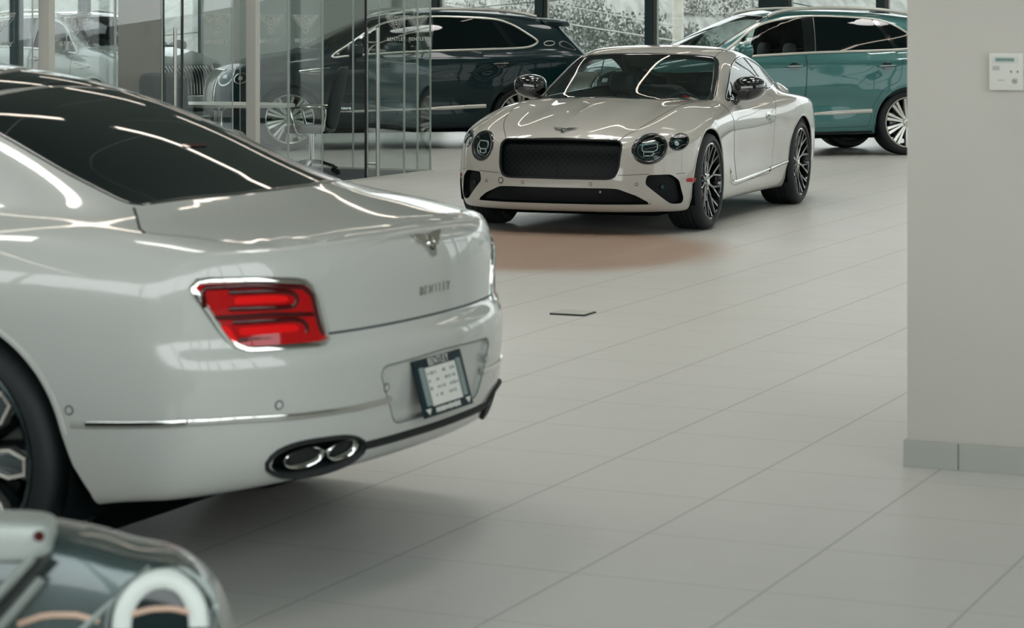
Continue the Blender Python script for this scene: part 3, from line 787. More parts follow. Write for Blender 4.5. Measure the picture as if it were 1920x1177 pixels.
# ---------------------------------------------------------------- white coupe
def build_coupe(loc, rz):
    s = CoupeShape(); f = s.f
    root = empty('coupe', loc, rz, 'white two-door coupe with black mesh grille and round headlamps facing the viewer', 'car')
    P = M['paint_white_warm']
    hw = [(.99, 0), (.985, .22), (.90, .48), (.79, .655), (.63, .728), (.50, .722), (.29, .682), (.03, .618), (-.03, .585), (.0, .52), (.06, .33), (.10, .12)]
    ws = hw[:1] + hw[1:] + [(.105, 0)] + [(x, -y) for x, y in hw[::-1][:-1]]
    sw = spline([(.39, .965), (.17, 1.07), (-.17, 1.215), (-.44, 1.275), (-.75, 1.298), (-1.02, 1.275), (-1.3, 1.20), (-1.48, 1.125), (-1.575, 1.072), (-1.50, 1.052), (-1.25, 1.032), (-1.06, 1.020), (-.3, .988), (.2, .968)], True, 6)
    bw = [(-1.36, 0), (-1.38, .40), (-1.45, .52), (-1.6, .535), (-1.9, .47), (-1.98, .36), (-2.02, 0), (-1.98, -.36), (-1.9, -.47), (-1.6, -.535), (-1.45, -.52), (-1.38, -.40)]
    up = lambda c: c[:, 2] > .93
    grille = rounded([(.452, .706), (.482, .676), (.472, .50), (.445, .436), (.40, .424), (-.40, .424), (-.445, .436), (-.472, .50), (-.482, .676), (-.452, .706), (0, .712)], .03)
    low = rounded([(.70, .232), (.60, .298), (.47, .350), (.40, .354), (-.40, .354), (-.47, .350), (-.60, .298), (-.70, .232), (0, .232)], .02)
    si = rounded([(.668, .452), (.82, .455), (.868, .41), (.892, .27), (.878, .232), (.815, .232), (.655, .385)], .022)
    fwd = lambda c: c[:, 0] > 1.75
    lamps = {'headlamp': ((.672, .648), (.108, .106)), 'side_lamp': ((.850, .693), (.056, .060))}
    ops = [(ws, 'z', lambda c: (c[:, 2] > .9) & (c[:, 0] > -.2)), (sw, 'y', lambda c: (np.abs(c[:, 1]) > .45) & up(c)), (bw, 'z', lambda c: c[:, 2] > .9)]
    ops += [(grille, 'x', fwd), (low, 'x', fwd), (si, 'x', fwd), (mir([(a, b) for a, b in si]) and [(-a, b) for a, b in si], 'x', fwd)]
    for c, r in lamps.values():
        ops += [(ellipse(c[0], c[1], *r, 40), 'x', fwd), (ellipse(-c[0], c[1], *r, 40), 'x', fwd)]
    body = car_body('body_shell', s, root, P, .018, .402, ops, (-2.75, -1.08, .10), (2.45, 1.08, 1.5))
    well_arcs(root, s, .402)
    cabin_liner(s, root, .03, .035, .50, -1.95, .98, ops[:3])
    add_wheels(root, s, .275, .305, .292, 'coupe', [M['alloy_black'], M['satin']], .968, .982)
    # panels
    hood = [(2.178, 0), (2.172, .25), (2.145, .448)] + spline([(2.145, .452), (1.93, .551), (1.71, .609), (1.32, .664), (.80, .722)], False, 5) + [(.70, .738), (.82, .672), (.93, .49), (1.005, .23), (1.01, 0)]
    hood = hood + [(x, -y) for x, y in hood[::-1][1:-1]]
    patch('hood', f, hood, 'z+', P, root, .001, .045)
    strip('hood_seam', f, hood, 'z+', .006, .0022, M['seam_dark'], root, True, .03)
    door = spline([(.60, .93), (.615, .80), (.60, .66), (.53, .48), (.49, .36)], False, 5) + rounded([(.48, .285), (-.58, .318), (-.655, .46)], .05)[1:] + spline([(-.66, .55), (-.64, .66), (-.69, .84), (-.93, .985)], False, 5)
    door = door + [(-.6, .985), (-.2, .968), (.3, .952)]
    for sd in ('y+', 'y-'):
        d = patch('door', f, door, sd, P, root, .001, .05)
        strip('door_seam', f, door[:-3], sd, .005, .002, M['seam'], d, False, .03)
        h = strip('door_handle', f, [(-.41, .812), (-.47, .809), (-.56, .804), (-.62, .801)], sd, .026, .022, M['chrome'], d, False, .02, taper=lambda t: .45 + .55 * math.sin(PI * t) ** .5)
        patch('handle_recess', f, ellipse(-.49, .806, .07, .036, 24), sd, M['chrome'], d, .002, .02)
        # glazing: one pane with a black border, chrome line below
        gl = patch('side_window', f, sw, sd, M['glass_side'], root, -.002, .05)
        strip('window_seal', f, sw, sd, .022, .006, M['black'], gl, True, .03)
        strip('window_divider', f, [(-1.02, 1.02), (-.93, 1.15), (-.80, 1.292)], sd, .016, .003, M['black'], gl, False, .03)
        tr = spline([(.70, .40), (.655, .34), (.60, .312), (.45, .300), (-.10, .322), (-.55, .352), (-1.03, .395)], False, 6)
        o = strip('sill_trim', f, tr, sd, .042, .007, M['chrome'], root, False, .03, taper=lambda t: 1.15 - .45 * t)
        strip('trim_gap', f, [(-.545, .335), (-.57, .37)], sd, .008, .009, M['seam_dark'], o)
        patch('wing_vent', f, rounded([(.73, .435), (.695, .435), (.60, .335), (.64, .325)], .01), sd, M['black'], root, .004, .02)
        strip('arch_lip', f, ellipse(s.wb, s.R_w, .412, .412, 50, a0=.02, a1=PI - .02), sd, .018, .006, P, body)
        strip('arch_lip', f, ellipse(-s.wb, s.R_w, .412, .412, 50, a0=.02, a1=PI - .02), sd, .018, .006, P, body)
        strip('side_seam', f, [(.605, .80), (.62, .93), (.66, .965)], sd, .004, .002, M['seam'], body, False, .02)
        mk = patch('side_marker', f, rounded([(1.80, .420), (1.90, .422), (1.91, .394), (1.81, .388)], .01), sd, M['red_lens'], root, .004, .02, .004)
        mk['label'] = 'red side marker'
    wsg = patch('windscreen', f, ws, 'z+', M['glass_car'], root, -.002, .06)
    strip('windscreen_border', f, ws, 'z+', .05, .002, M['black'], wsg, True, .03)
    stk = patch('inspection_sticker', f, [(.70, .62), (.70, .56), (.745, .56), (.745, .62)], 'z+', [M['white_pl']], wsg, -.006, .01)
    patch('inspection_sticker', f, [(.70, .585), (.70, .535), (.735, .535), (.735, .585)], 'z+', [M['red_lens']], wsg, -.005, .01)
    bg = patch('rear_window', f, bw, 'z+', M['glass_car'], root, -.002, .06)
    strip('roof_seam', f, [(.0, .585), (-.4, .57), (-.8, .555), (-1.3, .53)], 'z+', .006, .002, M['seam'], body, False, .05)
    strip('roof_seam', f, [(.0, -.585), (-.4, -.57), (-.8, -.555), (-1.3, -.53)], 'z+', .006, .002, M['seam'], body, False, .05)
    sp = strip('boot_spoiler', f, [(-2.33, -.62), (-2.40, -.4), (-2.43, 0), (-2.40, .4), (-2.33, .62)], 'z+', .10, .03, P, root, False, .05)
    # nose
    gr = patch('grille', f, grille, 'x+', M['mesh'], root, -.03, .05, .0004)
    strip('grille_surround', f, grille, 'x+', .018, .006, M['black_plastic'], gr, True, .03)
    strip('grille_bar', f, [(0, .70), (0, .43)], 'x+', .008, .004, M['black_plastic'], gr, False, .03, off=-.028)
    li = patch('lower_intake', f, low, 'x+', M['mesh_fine'], root, -.035, .05, .0004)
    cam = MB(); cam.lathe([(0, .004), (.009, .004), (.011, 0)], 'z', 16); o = cam.build('parking_camera', M['disc'], li); o.matrix_local = frame_on(f, (.34, .325), 'x+', -.02)
    for k in (1, -1):
        sil = patch('side_intake', f, [(k * a, b) for a, b in si][::k], 'x+', M['mesh_fine'], root, -.035, .04, .0004)
        b = MB(); b.lathe([(0, .006), (.016, .006), (.02, 0)], 'z', 16); o = b.build('radar_sensor', M['lamp_in'], sil); o.matrix_local = frame_on(f, (k * .775, .36), 'x+', -.03)
        for nm, ((cy, cz), (ry, rz_)) in lamps.items():
            e = ellipse(k * cy, cz, ry, rz_, 40)
            hl = patch(nm, f, e, 'x+', M['lamp_in'], root, -.035, .03, .0004)
            patch('lens', f, ellipse(k * cy, cz, ry, rz_, 40), 'x+', M['lens'], hl, .001, .03)
            strip('bezel', f, e, 'x+', .030 if nm == 'headlamp' else .016, .004, M['black'], hl, True, .02)
            if nm == 'headlamp':
                up_ = rounded([(k * (cy + .052), cz + .045), (k * (cy + .058), cz - .005), (k * (cy + .035), cz - .018), (k * (cy - .035), cz - .018), (k * (cy - .048), cz - .005), (k * (cy - .040), cz + .045)], .012)
                dn_ = rounded([(k * (cy + .038), cz - .022), (k * (cy + .030), cz - .052), (k * (cy - .028), cz - .052), (k * (cy - .034), cz - .022)], .008)
                for q in (up_, dn_): strip('guide_or_reflection', f, q, 'x+', .007, .004, M['drl'], hl, True, .012, off=-.018)
                strip('guide_or_reflection', f, [(k * cy, cz + .045), (k * cy, cz - .018)], 'x+', .004, .003, M['lamp_in'], hl, False, .02, off=-.018)
                strip('reflector_ring', f, ellipse(k * cy, cz, ry * .70, rz_ * .70, 30, a0=PI * .9, a1=PI * 1.6), 'x+', .006, .003, M['satin'], hl, False, .02, off=-.022)
            else:
                b = MB(); b.lathe([(0, .008), (.012, .006), (.02, 0)], 'z', 16); o = b.build('bulb', M['drl'], hl); o.matrix_local = frame_on(f, (k * cy, cz), 'x+', -.03)
        strip('bumper_seam', f, [(k * .47, .452), (k * .60, .456), (k * .68, .460)], 'x+', .004, .002, M['seam'], body, False, .03)
        strip('bumper_seam', f, [(k * .85, .457), (k * .90, .462)], 'x+', .004, .002, M['seam'], body, False, .03)
        sensor(body, f, (k * .27, .385), 'x+', .011, P); sensor(body, f, (k * .60, .385), 'x+', .011, P)
    sensor(body, f, (-.46, .395), 'x+', .022, P)
    badge = winged_badge(root, frame_on(f, (2.095, 0), 'z+', .004, (-1, 0, .4)), .19, M['chrome'])
    # mirrors and cabin
    mirror(root, None, (.22, .95, 1.055), (.14, .135, .102), (.24, .83, .94), 1, M['black'])
    mirror(root, None, (.22, -.95, 1.055), (.14, .135, .102), (.24, -.83, .94), -1, M['black'])
    for k in (1, -1):
        seat(root, -.45, k * .38, .42, 1.16, M['cloth'])
    rs = MB(); superell(rs, (-1.45, .36, .80), (.14, .30, .24), .5); superell(rs, (-1.45, -.36, .80), (.14, .30, .24), .5); superell(rs, (-1.15, 0, .58), (.3, .7, .1), .4)
    rs.build('rear_seat', M['cloth'], root)
    da = MB(); superell(da, (.58, 0, .82), (.30, .72, .12), .45); superell(da, (.42, .38, .93), (.10, .18, .05), .6); da.build('dashboard', M['liner'], root)
    steering_wheel(root, (.16, .38, .84), .175, .35)
    rm = MB(); superell(rm, (.10, 0, 1.245), (.02, .11, .035), .6); rm.tube([(.10, 0, 1.26), (.14, 0, 1.31)], .01); rm.build('interior_mirror', M['black_plastic'], root)
    return root
# ---------------------------------------------------------------- white sedan
def build_sedan(loc, rz):
    s = SedanShape(); f = s.f
    root = empty('sedan', loc, rz, 'white sedan seen from behind with a red tail lamp and a black plate frame', 'car')
    P = M['paint_white']
    rec = rounded([(.345, .612), (.36, .59), (.335, .545), (.275, .437), (-.275, .437), (-.335, .545), (-.36, .59), (-.345, .612), (0, .622)], .03)
    oval = spline([(.715, .388), (.694, .418), (.639, .434), (.56, .436), (.47, .430), (.405, .408), (.391, .380), (.43, .352), (.52, .336), (.63, .340), (.694, .362)], True, 6)
    bk = lambda c: c[:, 0] < -2.3
    ops = [(oval, 'x', bk), ([(-a, b) for a, b in oval], 'x', bk), (rec, 'x', bk)]
    body = car_body('body_shell', s, root, P, .018, .408, ops, (-2.85, -1.1, .10), (2.6, 1.1, 1.58))
    well_arcs(root, s, .408)
    add_wheels(root, s, .275, .315, .300, 'sedan', [M['alloy'], M['alloy_dark']], .965, .972)
    rw = [(-1.36, 0), (-1.38, .44), (-1.45, .545), (-1.564, .572), (-1.689, .586), (-1.81, .597), (-1.94, .603), (-2.04, .612), (-2.072, .585), (-2.10, .48), (-2.16, .22), (-2.172, 0)]
    rw = rw + [(x, -y) for x, y in rw[::-1][1:-1]]
    g = patch('rear_window', f, rw, 'z+', M['tint'], root, .002, .05)
    strip('window_border', f, rw, 'z+', .020, .003, M['black'], g, True, .03)
    patch('brake_light_reflection', f, rounded([(-1.845, .03), (-1.845, -.10), (-1.865, -.10), (-1.865, .03)], .006), 'z+', M['red_dark'], g, .0045, .02)  # brake light's reflection in the glass, put in as a dark red patch
    gr = rounded([(-1.33, .46), (-1.33, -.46), (-.05, -.50), (-.05, .50)], .06); patch('glass_roof', f, gr, 'z+', M['tint'], root, .002, .06)
    gr2 = rounded([(-1.335, .56), (-1.335, -.56), (.30, -.56), (.30, .56)], .06)
    ro = patch('roof_panel', f, gr2, 'z+', M['black'], root, .001, .06)
    # boot lid: top and rear face in one
    lt = [(-2.187, 0), (-2.175, .24), (-2.12, .47), (-2.075, .622), (-2.112, .68), (-2.186, .776), (-2.216, .798)] + spline([(-2.26, .782), (-2.40, .725), (-2.55, .645), (-2.63, .575)], False, 5)
    lt = lt + [(-2.66, .40), (-2.675, 0)]; lt = lt + [(x, -y) for x, y in lt[::-1][1:-1]]
    lid = patch('boot_lid', f, lt, 'z+', P, root, .0012, .05)
    lr = [(0, .93), (.30, .93), (.575, .872), (.573, .86), (.553, .82), (.525, .722), (0, .722)]; lr = lr + [(-y, z) for y, z in lr[::-1][1:-1]]
    lid = join(lid, patch('boot_lid_rear', f, lr, 'x-', P, root, .0013, .05))
    strip('lid_seam', f, [(-2.07, .63), (-2.112, .68), (-2.186, .776), (-2.216, .798)], 'z+', .009, .002, M['seam_dark'], lid, False, .02)
    strip('lid_seam', f, [(-2.07, -.63), (-2.112, -.68), (-2.186, -.776), (-2.216, -.798)], 'z+', .009, .002, M['seam_dark'], lid, False, .02)
    strip('lid_seam', f, [(.53, .722), (0, .722), (-.53, .722)], 'x-', .009, .003, M['seam'], lid, False, .03)
    badge = winged_badge(lid, frame_on(f, (0, .932), 'x-', .002), .19, M['chrome'])
    tx = letters('BENTLEY', lid, f, (-.008, .797), 'x-', .036, M['satin'], 'lettering', 1.5)
    for k in (1, -1):
        T = lambda q: [(k * a * 1.017, b) for a, b in q]
        sd = 'y+' if k > 0 else 'y-'
        tail = rounded([(.866, .880), (.849, .889), (.731, .884), (.617, .873), (.590, .866), (.567, .821), (.531, .705), (.562, .699), (.764, .703), (.784, .713), (.809, .752), (.842, .819)], .012)
        t = patch('tail_light', f, T(tail), 'x-', M['red_lens'], root, .008, .03, .012); t['label'] = 'red tail lamp with chrome surround'
        strip('tail_light_surround', f, T(tail), 'x-', .028, .010, M['chrome'], t, True, .02)
        patch('lamp_divider', f, T(rounded([(.835, .798), (.70, .798), (.575, .788), (.570, .775), (.70, .784), (.825, .784)], .004)), 'x-', M['red_dark'], t, .009, .02)
        for q, cr in (([(.80, .857), (.70, .854), (.648, .847), (.628, .832), (.634, .812), (.66, .808), (.80, .813)], [(.79, .845), (.70, .843), (.658, .838), (.650, .830), (.655, .822), (.79, .825)]),
                      ([(.79, .776), (.68, .774), (.622, .770), (.598, .752), (.600, .730), (.63, .724), (.78, .727)], [(.78, .762), (.68, .761), (.632, .758), (.618, .748), (.626, .738), (.775, .740)])):
            strip('lamp_segment', f, T(spline(q, False, 5)), 'x-', .014, .002, M['red_dark'], t, False, .012, off=.009)
            patch('guide_or_reflection', f, T(rounded(cr, .006)), 'x-', M['red_lit'], t, .0095, .02)
        patch('guide_or_reflection', f, T(rounded([(.818, .772), (.802, .772), (.780, .728), (.790, .715)], .006)), 'x-', M['red_lit'], t, .0098, .02)
        strip('lamp_dark_edge', f, T([(.845, .820), (.85, .872), (.74, .872), (.61, .859), (.582, .835), (.548, .718)]), 'x-', .016, .002, M['red_dark'], t, False, .02, off=.009)  # dark red line along the lens outline
        # exhaust
        ex = patch('exhaust_recess', f, T(oval), 'x-', M['black_plastic'], root, -.05, .03, .0004)
        strip('exhaust_surround', f, T(oval), 'x-', .014, .012, M['bore'], ex, True, .02)
        for (cy, ry) in ((.612, .062), (.477, .058)):
            e = ellipse(k * cy, .386 + (.004 if cy < .5 else 0), ry, .030, 32)
            strip('tail_pipe', f, e, 'x-', .010, .010, M['chrome'], ex, True, .015, off=-.014)
            patch('pipe_bore', f, e, 'x-', M['bore'], ex, -.022, .03)
        # bright strip round the bumper
        tr = [(.885, .5145), (.80, .516), (.66, .510), (.45, .508), (.30, .512)]
        o = strip('bumper_trim', f, T(tr), 'x-', .022, .007, M['chrome'], root, False, .03)
        strip('bumper_trim_side', f, [(-2.135, .4985), (-2.25, .504), (-2.415, .5138)], sd, .024, .008, M['chrome'], o, False, .03)
        strip('bumper_trim_band', f, [(-2.085, .496), (-2.14, .497)], sd, .024, .002, M['alu_band'], o, False, .03)
        for q, ss, r in (((-2.083, .535), sd, .012), ((k * .716, .547), 'x-', .012), ((k * .331, .55), 'x-', .012)): sensor(body, f, q, ss, r, P)
        strip('arch_lip', f, ellipse(-s.wb, s.R_w, .418, .418, 50, a0=.02, a1=PI * .93), sd, .018, .006, P, body)
        strip('arch_lip', f, ellipse(s.wb, s.R_w, .418, .418, 50, a0=.02, a1=PI - .02), sd, .018, .006, P, body)
        # side glass and doors (beyond the left edge of the photo)
        sw = spline([(1.0, 1.03), (.55, 1.24), (.1, 1.385), (-.4, 1.42), (-.9, 1.375), (-1.22, 1.27), (-1.38, 1.13), (-1.30, 1.06), (-.6, 1.045), (.3, 1.03)], True, 6)
        w = patch('side_window', f, sw, sd, M['tint'], root, .002, .06)
        strip('window_trim', f, sw, sd, .02, .006, M['chrome'], w, True, .03)
        strip('pillar', f, [(-.22, 1.04), (-.25, 1.40)], sd, .07, .002, M['black'], w, False, .04, off=.002)
        dr = [(-.2, 1.0), (-.17, .36), (-.95, .36), (-1.13, .62), (-1.28, .80), (-1.30, 1.0)]
        d = patch('rear_door', f, rounded(dr, .05), sd, P, root, .0012, .06); strip('door_seam', f, rounded(dr, .05), sd, .005, .002, M['seam'], d, True, .03)
        df = [(-.19, 1.0), (-.16, .36), (.92, .36), (1.0, .6), (1.0, .98)]
        d = patch('front_door', f, rounded(df, .05), sd, P, root, .0012, .06); strip('door_seam', f, rounded(df, .05), sd, .005, .002, M['seam'], d, True, .03)
        for x in (-1.08, 0.02): strip('door_handle', f, [(x, .88), (x - .18, .875)], sd, .025, .03, M['chrome'], root, False, .03)
        mirror(root, None, (.72, k * 1.04, 1.10), (.12, .12, .08), (.74, k * .88, 1.0), k, P)
        hl = patch('headlamp', f, ellipse(k * .66, .70, .12, .11, 36), 'x+', M['lamp_in'], root, .002, .03); strip('bezel', f, ellipse(k * .66, .70, .12, .11, 36), 'x+', .02, .005, M['chrome'], hl, True, .02)
    # plate recess, plate and paper tag
    rp = patch('plate_recess', f, rec, 'x-', P, root, -.012, .04, .0004); strip('recess_edge', f, rec, 'x-', .005, .002, M['recess_line'], rp, True, .02)
    pl = number_plate(root)
    pl.location = (-2.754, .032, .525); pl.rotation_euler = (PI / 2 - .27, 0, -PI / 2)
    strip('diffuser_line', f, [(.42, .392), (.2, .394), (0, .394), (-.2, .394), (-.42, .392)], 'x-', .030, .008, M['bore'], root, False, .03)
    gl = rounded([(.40, .78), (.46, .72), (.42, .42), (-.42, .42), (-.46, .72), (-.40, .78)], .04)
    gg = patch('grille', f, gl, 'x+', M['black_plastic'], root, .003, .05); strip('grille_surround', f, gl, 'x+', .03, .01, M['chrome'], gg, True, .03)
    ws = [(1.38, 0), (1.30, .40), (1.10, .70), (.95, .735), (.50, .60), (.38, .55), (.44, 0)]; ws = ws + [(x, -y) for x, y in ws[::-1][1:-1]]
    patch('windscreen', f, ws, 'z+', M['tint'], root, .002, .06)
    return root

def number_plate(root):
    """flat in its own plane: x right, y up, z out of the car"""
    b = MB(); b.box((0, 0, -.004), (.318, .168, .008), bevel=.003)
    o = b.build('plate_frame', M['frame_dark'], root)
    p = MB(); p.box((.0, .0, .0012), (.196, .112, .003)); pa = p.build('paper_tag', M['paper'], o)
    for k in (1, -1):
        q = MB(); q.box((k * .121, .004, .0016), (.026, .112, .003)); q.build('side_panel', M['frame_mid'], o)
        t = MB(); t.prism([(k * .148, -.060), (k * .114, -.060), (k * .131, -.077)][::k], 'z', 0, .0016); t.build('corner_mark', M['paper'], o)
    t = text_curve('BENTLEY', .031, .0006, M['paper'], 'frame_lettering', o, spacing=1.1); t.location = (0, .0695, .0004)
    # the worn lower line and the print on the tag are too soft to read: rows of small strokes
    rnd = random.Random(3); w = MB()
    x = -.08
    while x < .08: w.box((x, -.069, .0006), (.009, .016 * rnd.uniform(.7, 1), .0012)); x += .0125
    w.build('frame_small_print', M['paper'], o)
    w = MB()
    for r in range(4):
        y = .038 - .022 * r; x = -.094
        while x < .08:
            l = rnd.uniform(.006, .02)
            if rnd.random() < (.85 if r < 3 else .5): w.box((x + l / 2, y, .0030), (l, .010 * rnd.uniform(.5, 1), .0008))
            x += l + rnd.uniform(.003, .012)
    w.build('tag_print', M['print'], o); w = MB()
    for r in range(12):
        for k in (1, -1): w.box((k * .121, .048 - .008 * r, .0034), (.018, .004, .0008))
    w.build('panel_print', M['print'], o)
    return o
M['recess_line'] = mat('recess_seam', rgb(104, 112, 108), .6); M['bore'] = mat('soot_black', rgb(2, 10, 11), .7); M['alu_band'] = mat('grey_trim_band', rgb(150, 154, 148), .4)  # recess_line: grey seam round the plate recess
M['frame_dark'] = mat('dark_plate_frame', rgb(8, 32, 38), .55, spec=.25)
M['frame_mid'] = mat('grey_plate_panel', rgb(120, 140, 138), .5)
M['paper'] = mat('white_paper', rgb(205, 208, 200), .6)
M['print'] = mat('grey_print', rgb(120, 132, 130), .6)
# ---------------------------------------------------------------- tall cars
def build_suv(loc, rz):
    s = SuvShape(); f = s.f
    root = empty('suv', loc, rz, '-', 'car')
    P = M['paint_teal']
    dlo = spline([(.95, 1.172), (.70, 1.335), (.45, 1.50), (.22, 1.60), (-.12, 1.66), (-.40, 1.677), (-.80, 1.668), (-1.22, 1.64), (-1.43, 1.573), (-1.61, 1.463), (-1.735, 1.375), (-1.735, 1.335), (-1.62, 1.287), (-1.39, 1.268), (-.83, 1.252), (-.27, 1.236), (.40, 1.204), (.75, 1.178)], True, 6)
    fw = rounded([(.66, 1.185), (.46, 1.495), (.22, 1.60), (-.12, 1.66), (-.255, 1.668), (-.205, 1.242), (.40, 1.206)], .02)
    fq = rounded([(.86, 1.19), (.70, 1.325), (.53, 1.44), (.70, 1.19)], .012)
    rwin = rounded([(-.33, 1.25), (-.395, 1.668), (-.80, 1.66), (-1.165, 1.632), (-1.39, 1.268), (-.83, 1.256)], .015)
    rq = rounded([(-1.205, 1.63), (-1.43, 1.565), (-1.61, 1.455), (-1.725, 1.37), (-1.725, 1.34), (-1.61, 1.295), (-1.43, 1.28)], .015)
    ws = [(1.22, 0), (1.19, .30), (1.09, .62), (.99, .72), (.90, .735), (.55, .675), (.27, .60), (.20, .55), (.26, .3)]; ws = ws + [(.285, 0)] + [(x, -y) for x, y in ws[::-1][:-1]]
    up = lambda c: (np.abs(c[:, 1]) > .45) & (c[:, 2] > 1.1)
    ops = [(ws, 'z', lambda c: (c[:, 2] > 1.1) & (c[:, 0] > .1)), (fw, 'y', up), (fq, 'y', up), (rwin, 'y', up)]
    body = car_body('body_shell', s, root, P, .02, .43, ops, (-2.8, -1.1, .15), (2.5, 1.1, 1.85))
    well_arcs(root, s, .43)
    cabin_liner(s, root, .035, .04, .70, -2.1, 1.15, ops)
    add_wheels(root, s, .285, .285, .305, 'suv', [M['alloy'], M['alloy_dark']], .985, .99)
    w = patch('windscreen', f, ws, 'z+', M['glass_car'], root, -.002, .07); strip('windscreen_border', f, ws, 'z+', .04, .002, M['black'], w, True, .04)
    hood = spline([(2.30, 0), (2.27, .30), (2.19, .52), (2.0, .64), (1.5, .70), (1.0, .765)], False, 5) + [(.98, .75), (1.10, .64), (1.21, .31), (1.24, 0)]
    hood = hood + [(x, -y) for x, y in hood[::-1][1:-1]]
    h = patch('hood', f, hood, 'z+', P, root, .0012, .06); strip('hood_seam', f, hood, 'z+', .006, .002, M['seam_dark'], h, True, .04)
    fd = rounded([(.90, 1.15), (.87, .80), (.89, .36), (-.14, .335), (-.165, .80), (-.195, 1.215)], .03)
    rd = rounded([(-.205, 1.215), (-.175, .80), (-.15, .335), (-.98, .35), (-1.04, .62), (-1.16, .80), (-1.35, .885), (-1.385, .95), (-1.425, 1.19), (-1.40, 1.245)], .03)
    for k in (1, -1):
        sd = 'y+' if k > 0 else 'y-'
        fr = strip('window_surround', f, dlo, sd, .034, .008, M['bright'], root, True, .03)
        # black pillars between the panes
        for q in ([(-.185, 1.243), (-.235, 1.672), (-.415, 1.677), (-.35, 1.253)], [(.735, 1.182), (.665, 1.182), (.50, 1.475), (.56, 1.43)], [(-1.15, 1.645), (-1.22, 1.64), (-1.46, 1.275), (-1.38, 1.27)]): patch('pillar_cover', f, q, sd, M['black'], fr, .002, .04)
        strip('pillar_edge', f, [(-.335, 1.255), (-.395, 1.665)], sd, .008, .004, M['satin'], fr, False, .04, off=.002)
        patch('front_window', f, fw, sd, M['glass_side'], root, -.002, .05)
        patch('front_window_corner', f, fq, sd, M['glass_side'], root, -.002, .03)
        patch('rear_window', f, rwin, sd, M['tint'], root, .001, .05)
        patch('rear_window_corner', f, rq, sd, M['tint'], root, .002, .05)
        for nm, q, hx in (('front_door', fd, -.03), ('rear_door', rd, -1.21)):
            d = patch(nm, f, q, sd, P, root, .0012, .05); strip('door_seam', f, q, sd, .007, .002, M['seam_dark'], d, True, .03)
            patch('handle_recess', f, ellipse(hx, 1.072, .075, .045, 24), sd, M['black'], d, .002, .02)
            strip('door_handle', f, [(hx + .12, 1.070), (hx + .07, 1.072), (hx - .07, 1.078), (hx - .12, 1.078)], sd, .034, .030, P, d, False, .02, taper=lambda t: .55 + .45 * math.sin(PI * t) ** .6)
            strip('handle_trim', f, [(hx + .09, 1.072), (hx - .09, 1.079)], sd, .010, .004, M['chrome'], d, False, .02, off=.030)
        o = strip('side_trim', f, [(.90, .480), (.80, .481), (.2, .497), (-.3, .508), (-.62, .520), (-.80, .530), (-1.02, .538)], sd, .056, .010, M['bright'], root, False, .03, taper=lambda t: min(1, .15 + t * 7) * (.62 if t < .6 else .62 + .38 * min(1, (t - .6) / .12)))
        strip('sill_line', f, [(.95, .36), (0, .37), (-1.0, .385)], sd, .012, .004, P, body, False, .05)
        strip('sill_cover', f, [(1.0, .275), (0, .275), (-1.03, .285)], sd, .035, .012, M['black_plastic'], body, False, .05)
        for sx in (1, -1): strip('arch_lip', f, ellipse(sx * s.wb, s.R_w, .447, .447, 50, a0=.02, a1=PI - .02), sd, .030, .008, P, body)
        v = strip('wing_vent', f, [(.985, 1.035), (1.15, 1.022), (1.39, .995), (1.36, .975), (1.22, .958), (1.12, .955)], sd, .016, .008, M['chrome'], root, False, .02)
        strip('wing_vent_blade', f, [(1.25, .985), (1.08, .998)], sd, .010, .006, M['chrome'], v, False, .02)
        strip('quarter_ring', f, ellipse(-1.905, 1.332, .075, .030, 30, rot=-.08), sd, .012, .005, M['bright'], root, True, .015)
        strip('wing_crease', f, [(1.6, 1.05), (1.2, 1.085), (.95, 1.11)], sd, .008, .002, P, body, False, .04)
        r = MB(); zt = [(.18, .60, 1.672), (.08, .60, 1.715), (-.15, .592, 1.755), (-.5, .585, 1.772), (-.9, .585, 1.772), (-1.3, .59, 1.755), (-1.6, .597, 1.715), (-1.78, .60, 1.675)]
        r.tube([(x, k * y, z) for x, y, z in zip(*np.array(spline(zt, False, 5)).T)], .021, 10); r.build('roof_rail', M['bright'], root)
        mirror(root, None, (.66, k * 1.08, 1.26), (.13, .13, .095), (.70, k * .88, 1.17), k, P)
        seat(root, -.10, k * .40, .62, 1.34, M['cloth_lt'], .25, .54)
        patch('tail_light', f, ellipse(k * .66, 1.03, .15, .10, 30, rot=k * .3), 'x-', M['red_lens'], root, .004, .03, .006)
        for nm, e in (('headlamp', ellipse(k * .62, .92, .125, .11, 36)), ('side_lamp', ellipse(k * .83, .905, .06, .065, 30))):
            hl = patch(nm, f, e, 'x+', M['lamp_in'], root, .003, .03, .006); strip('bezel', f, e, 'x+', .02, .006, M['chrome'], hl, True, .02)
            strip('guide_or_reflection', f, [(e[0][0] * .35 + e[18 if nm == 'headlamp' else 15][0] * .65 + .0, e[0][1]), (e[0][0] * .65 + e[18 if nm == 'headlamp' else 15][0] * .35, e[0][1])], 'x+', .05, .004, M['drl'], hl, False, .02, off=.003)
        patch('side_intake', f, rounded([(k * .60, .58), (k * .86, .58), (k * .84, .42), (k * .56, .40)][::k], .03), 'x+', M['black_plastic'], root, .003, .04)
    gl = rounded([(.42, 1.0), (.46, .95), (.43, .62), (.38, .58), (-.38, .58), (-.43, .62), (-.46, .95), (-.42, 1.0)], .03)
    gg = patch('grille', f, gl, 'x+', M['black_plastic'], root, .003, .05, .006); strip('grille_surround', f, gl, 'x+', .028, .012, M['chrome'], gg, True, .03)
    for i in range(-7, 8): strip('grille_vane', f, [(i * .054, .985), (i * .052, .60)], 'x+', .018, .02, M['satin'], gg, False, .04)
    patch('lower_intake', f, rounded([(.5, .48), (-.5, .48), (-.5, .36), (.5, .36)], .03), 'x+', M['black_plastic'], root, .003, .05)
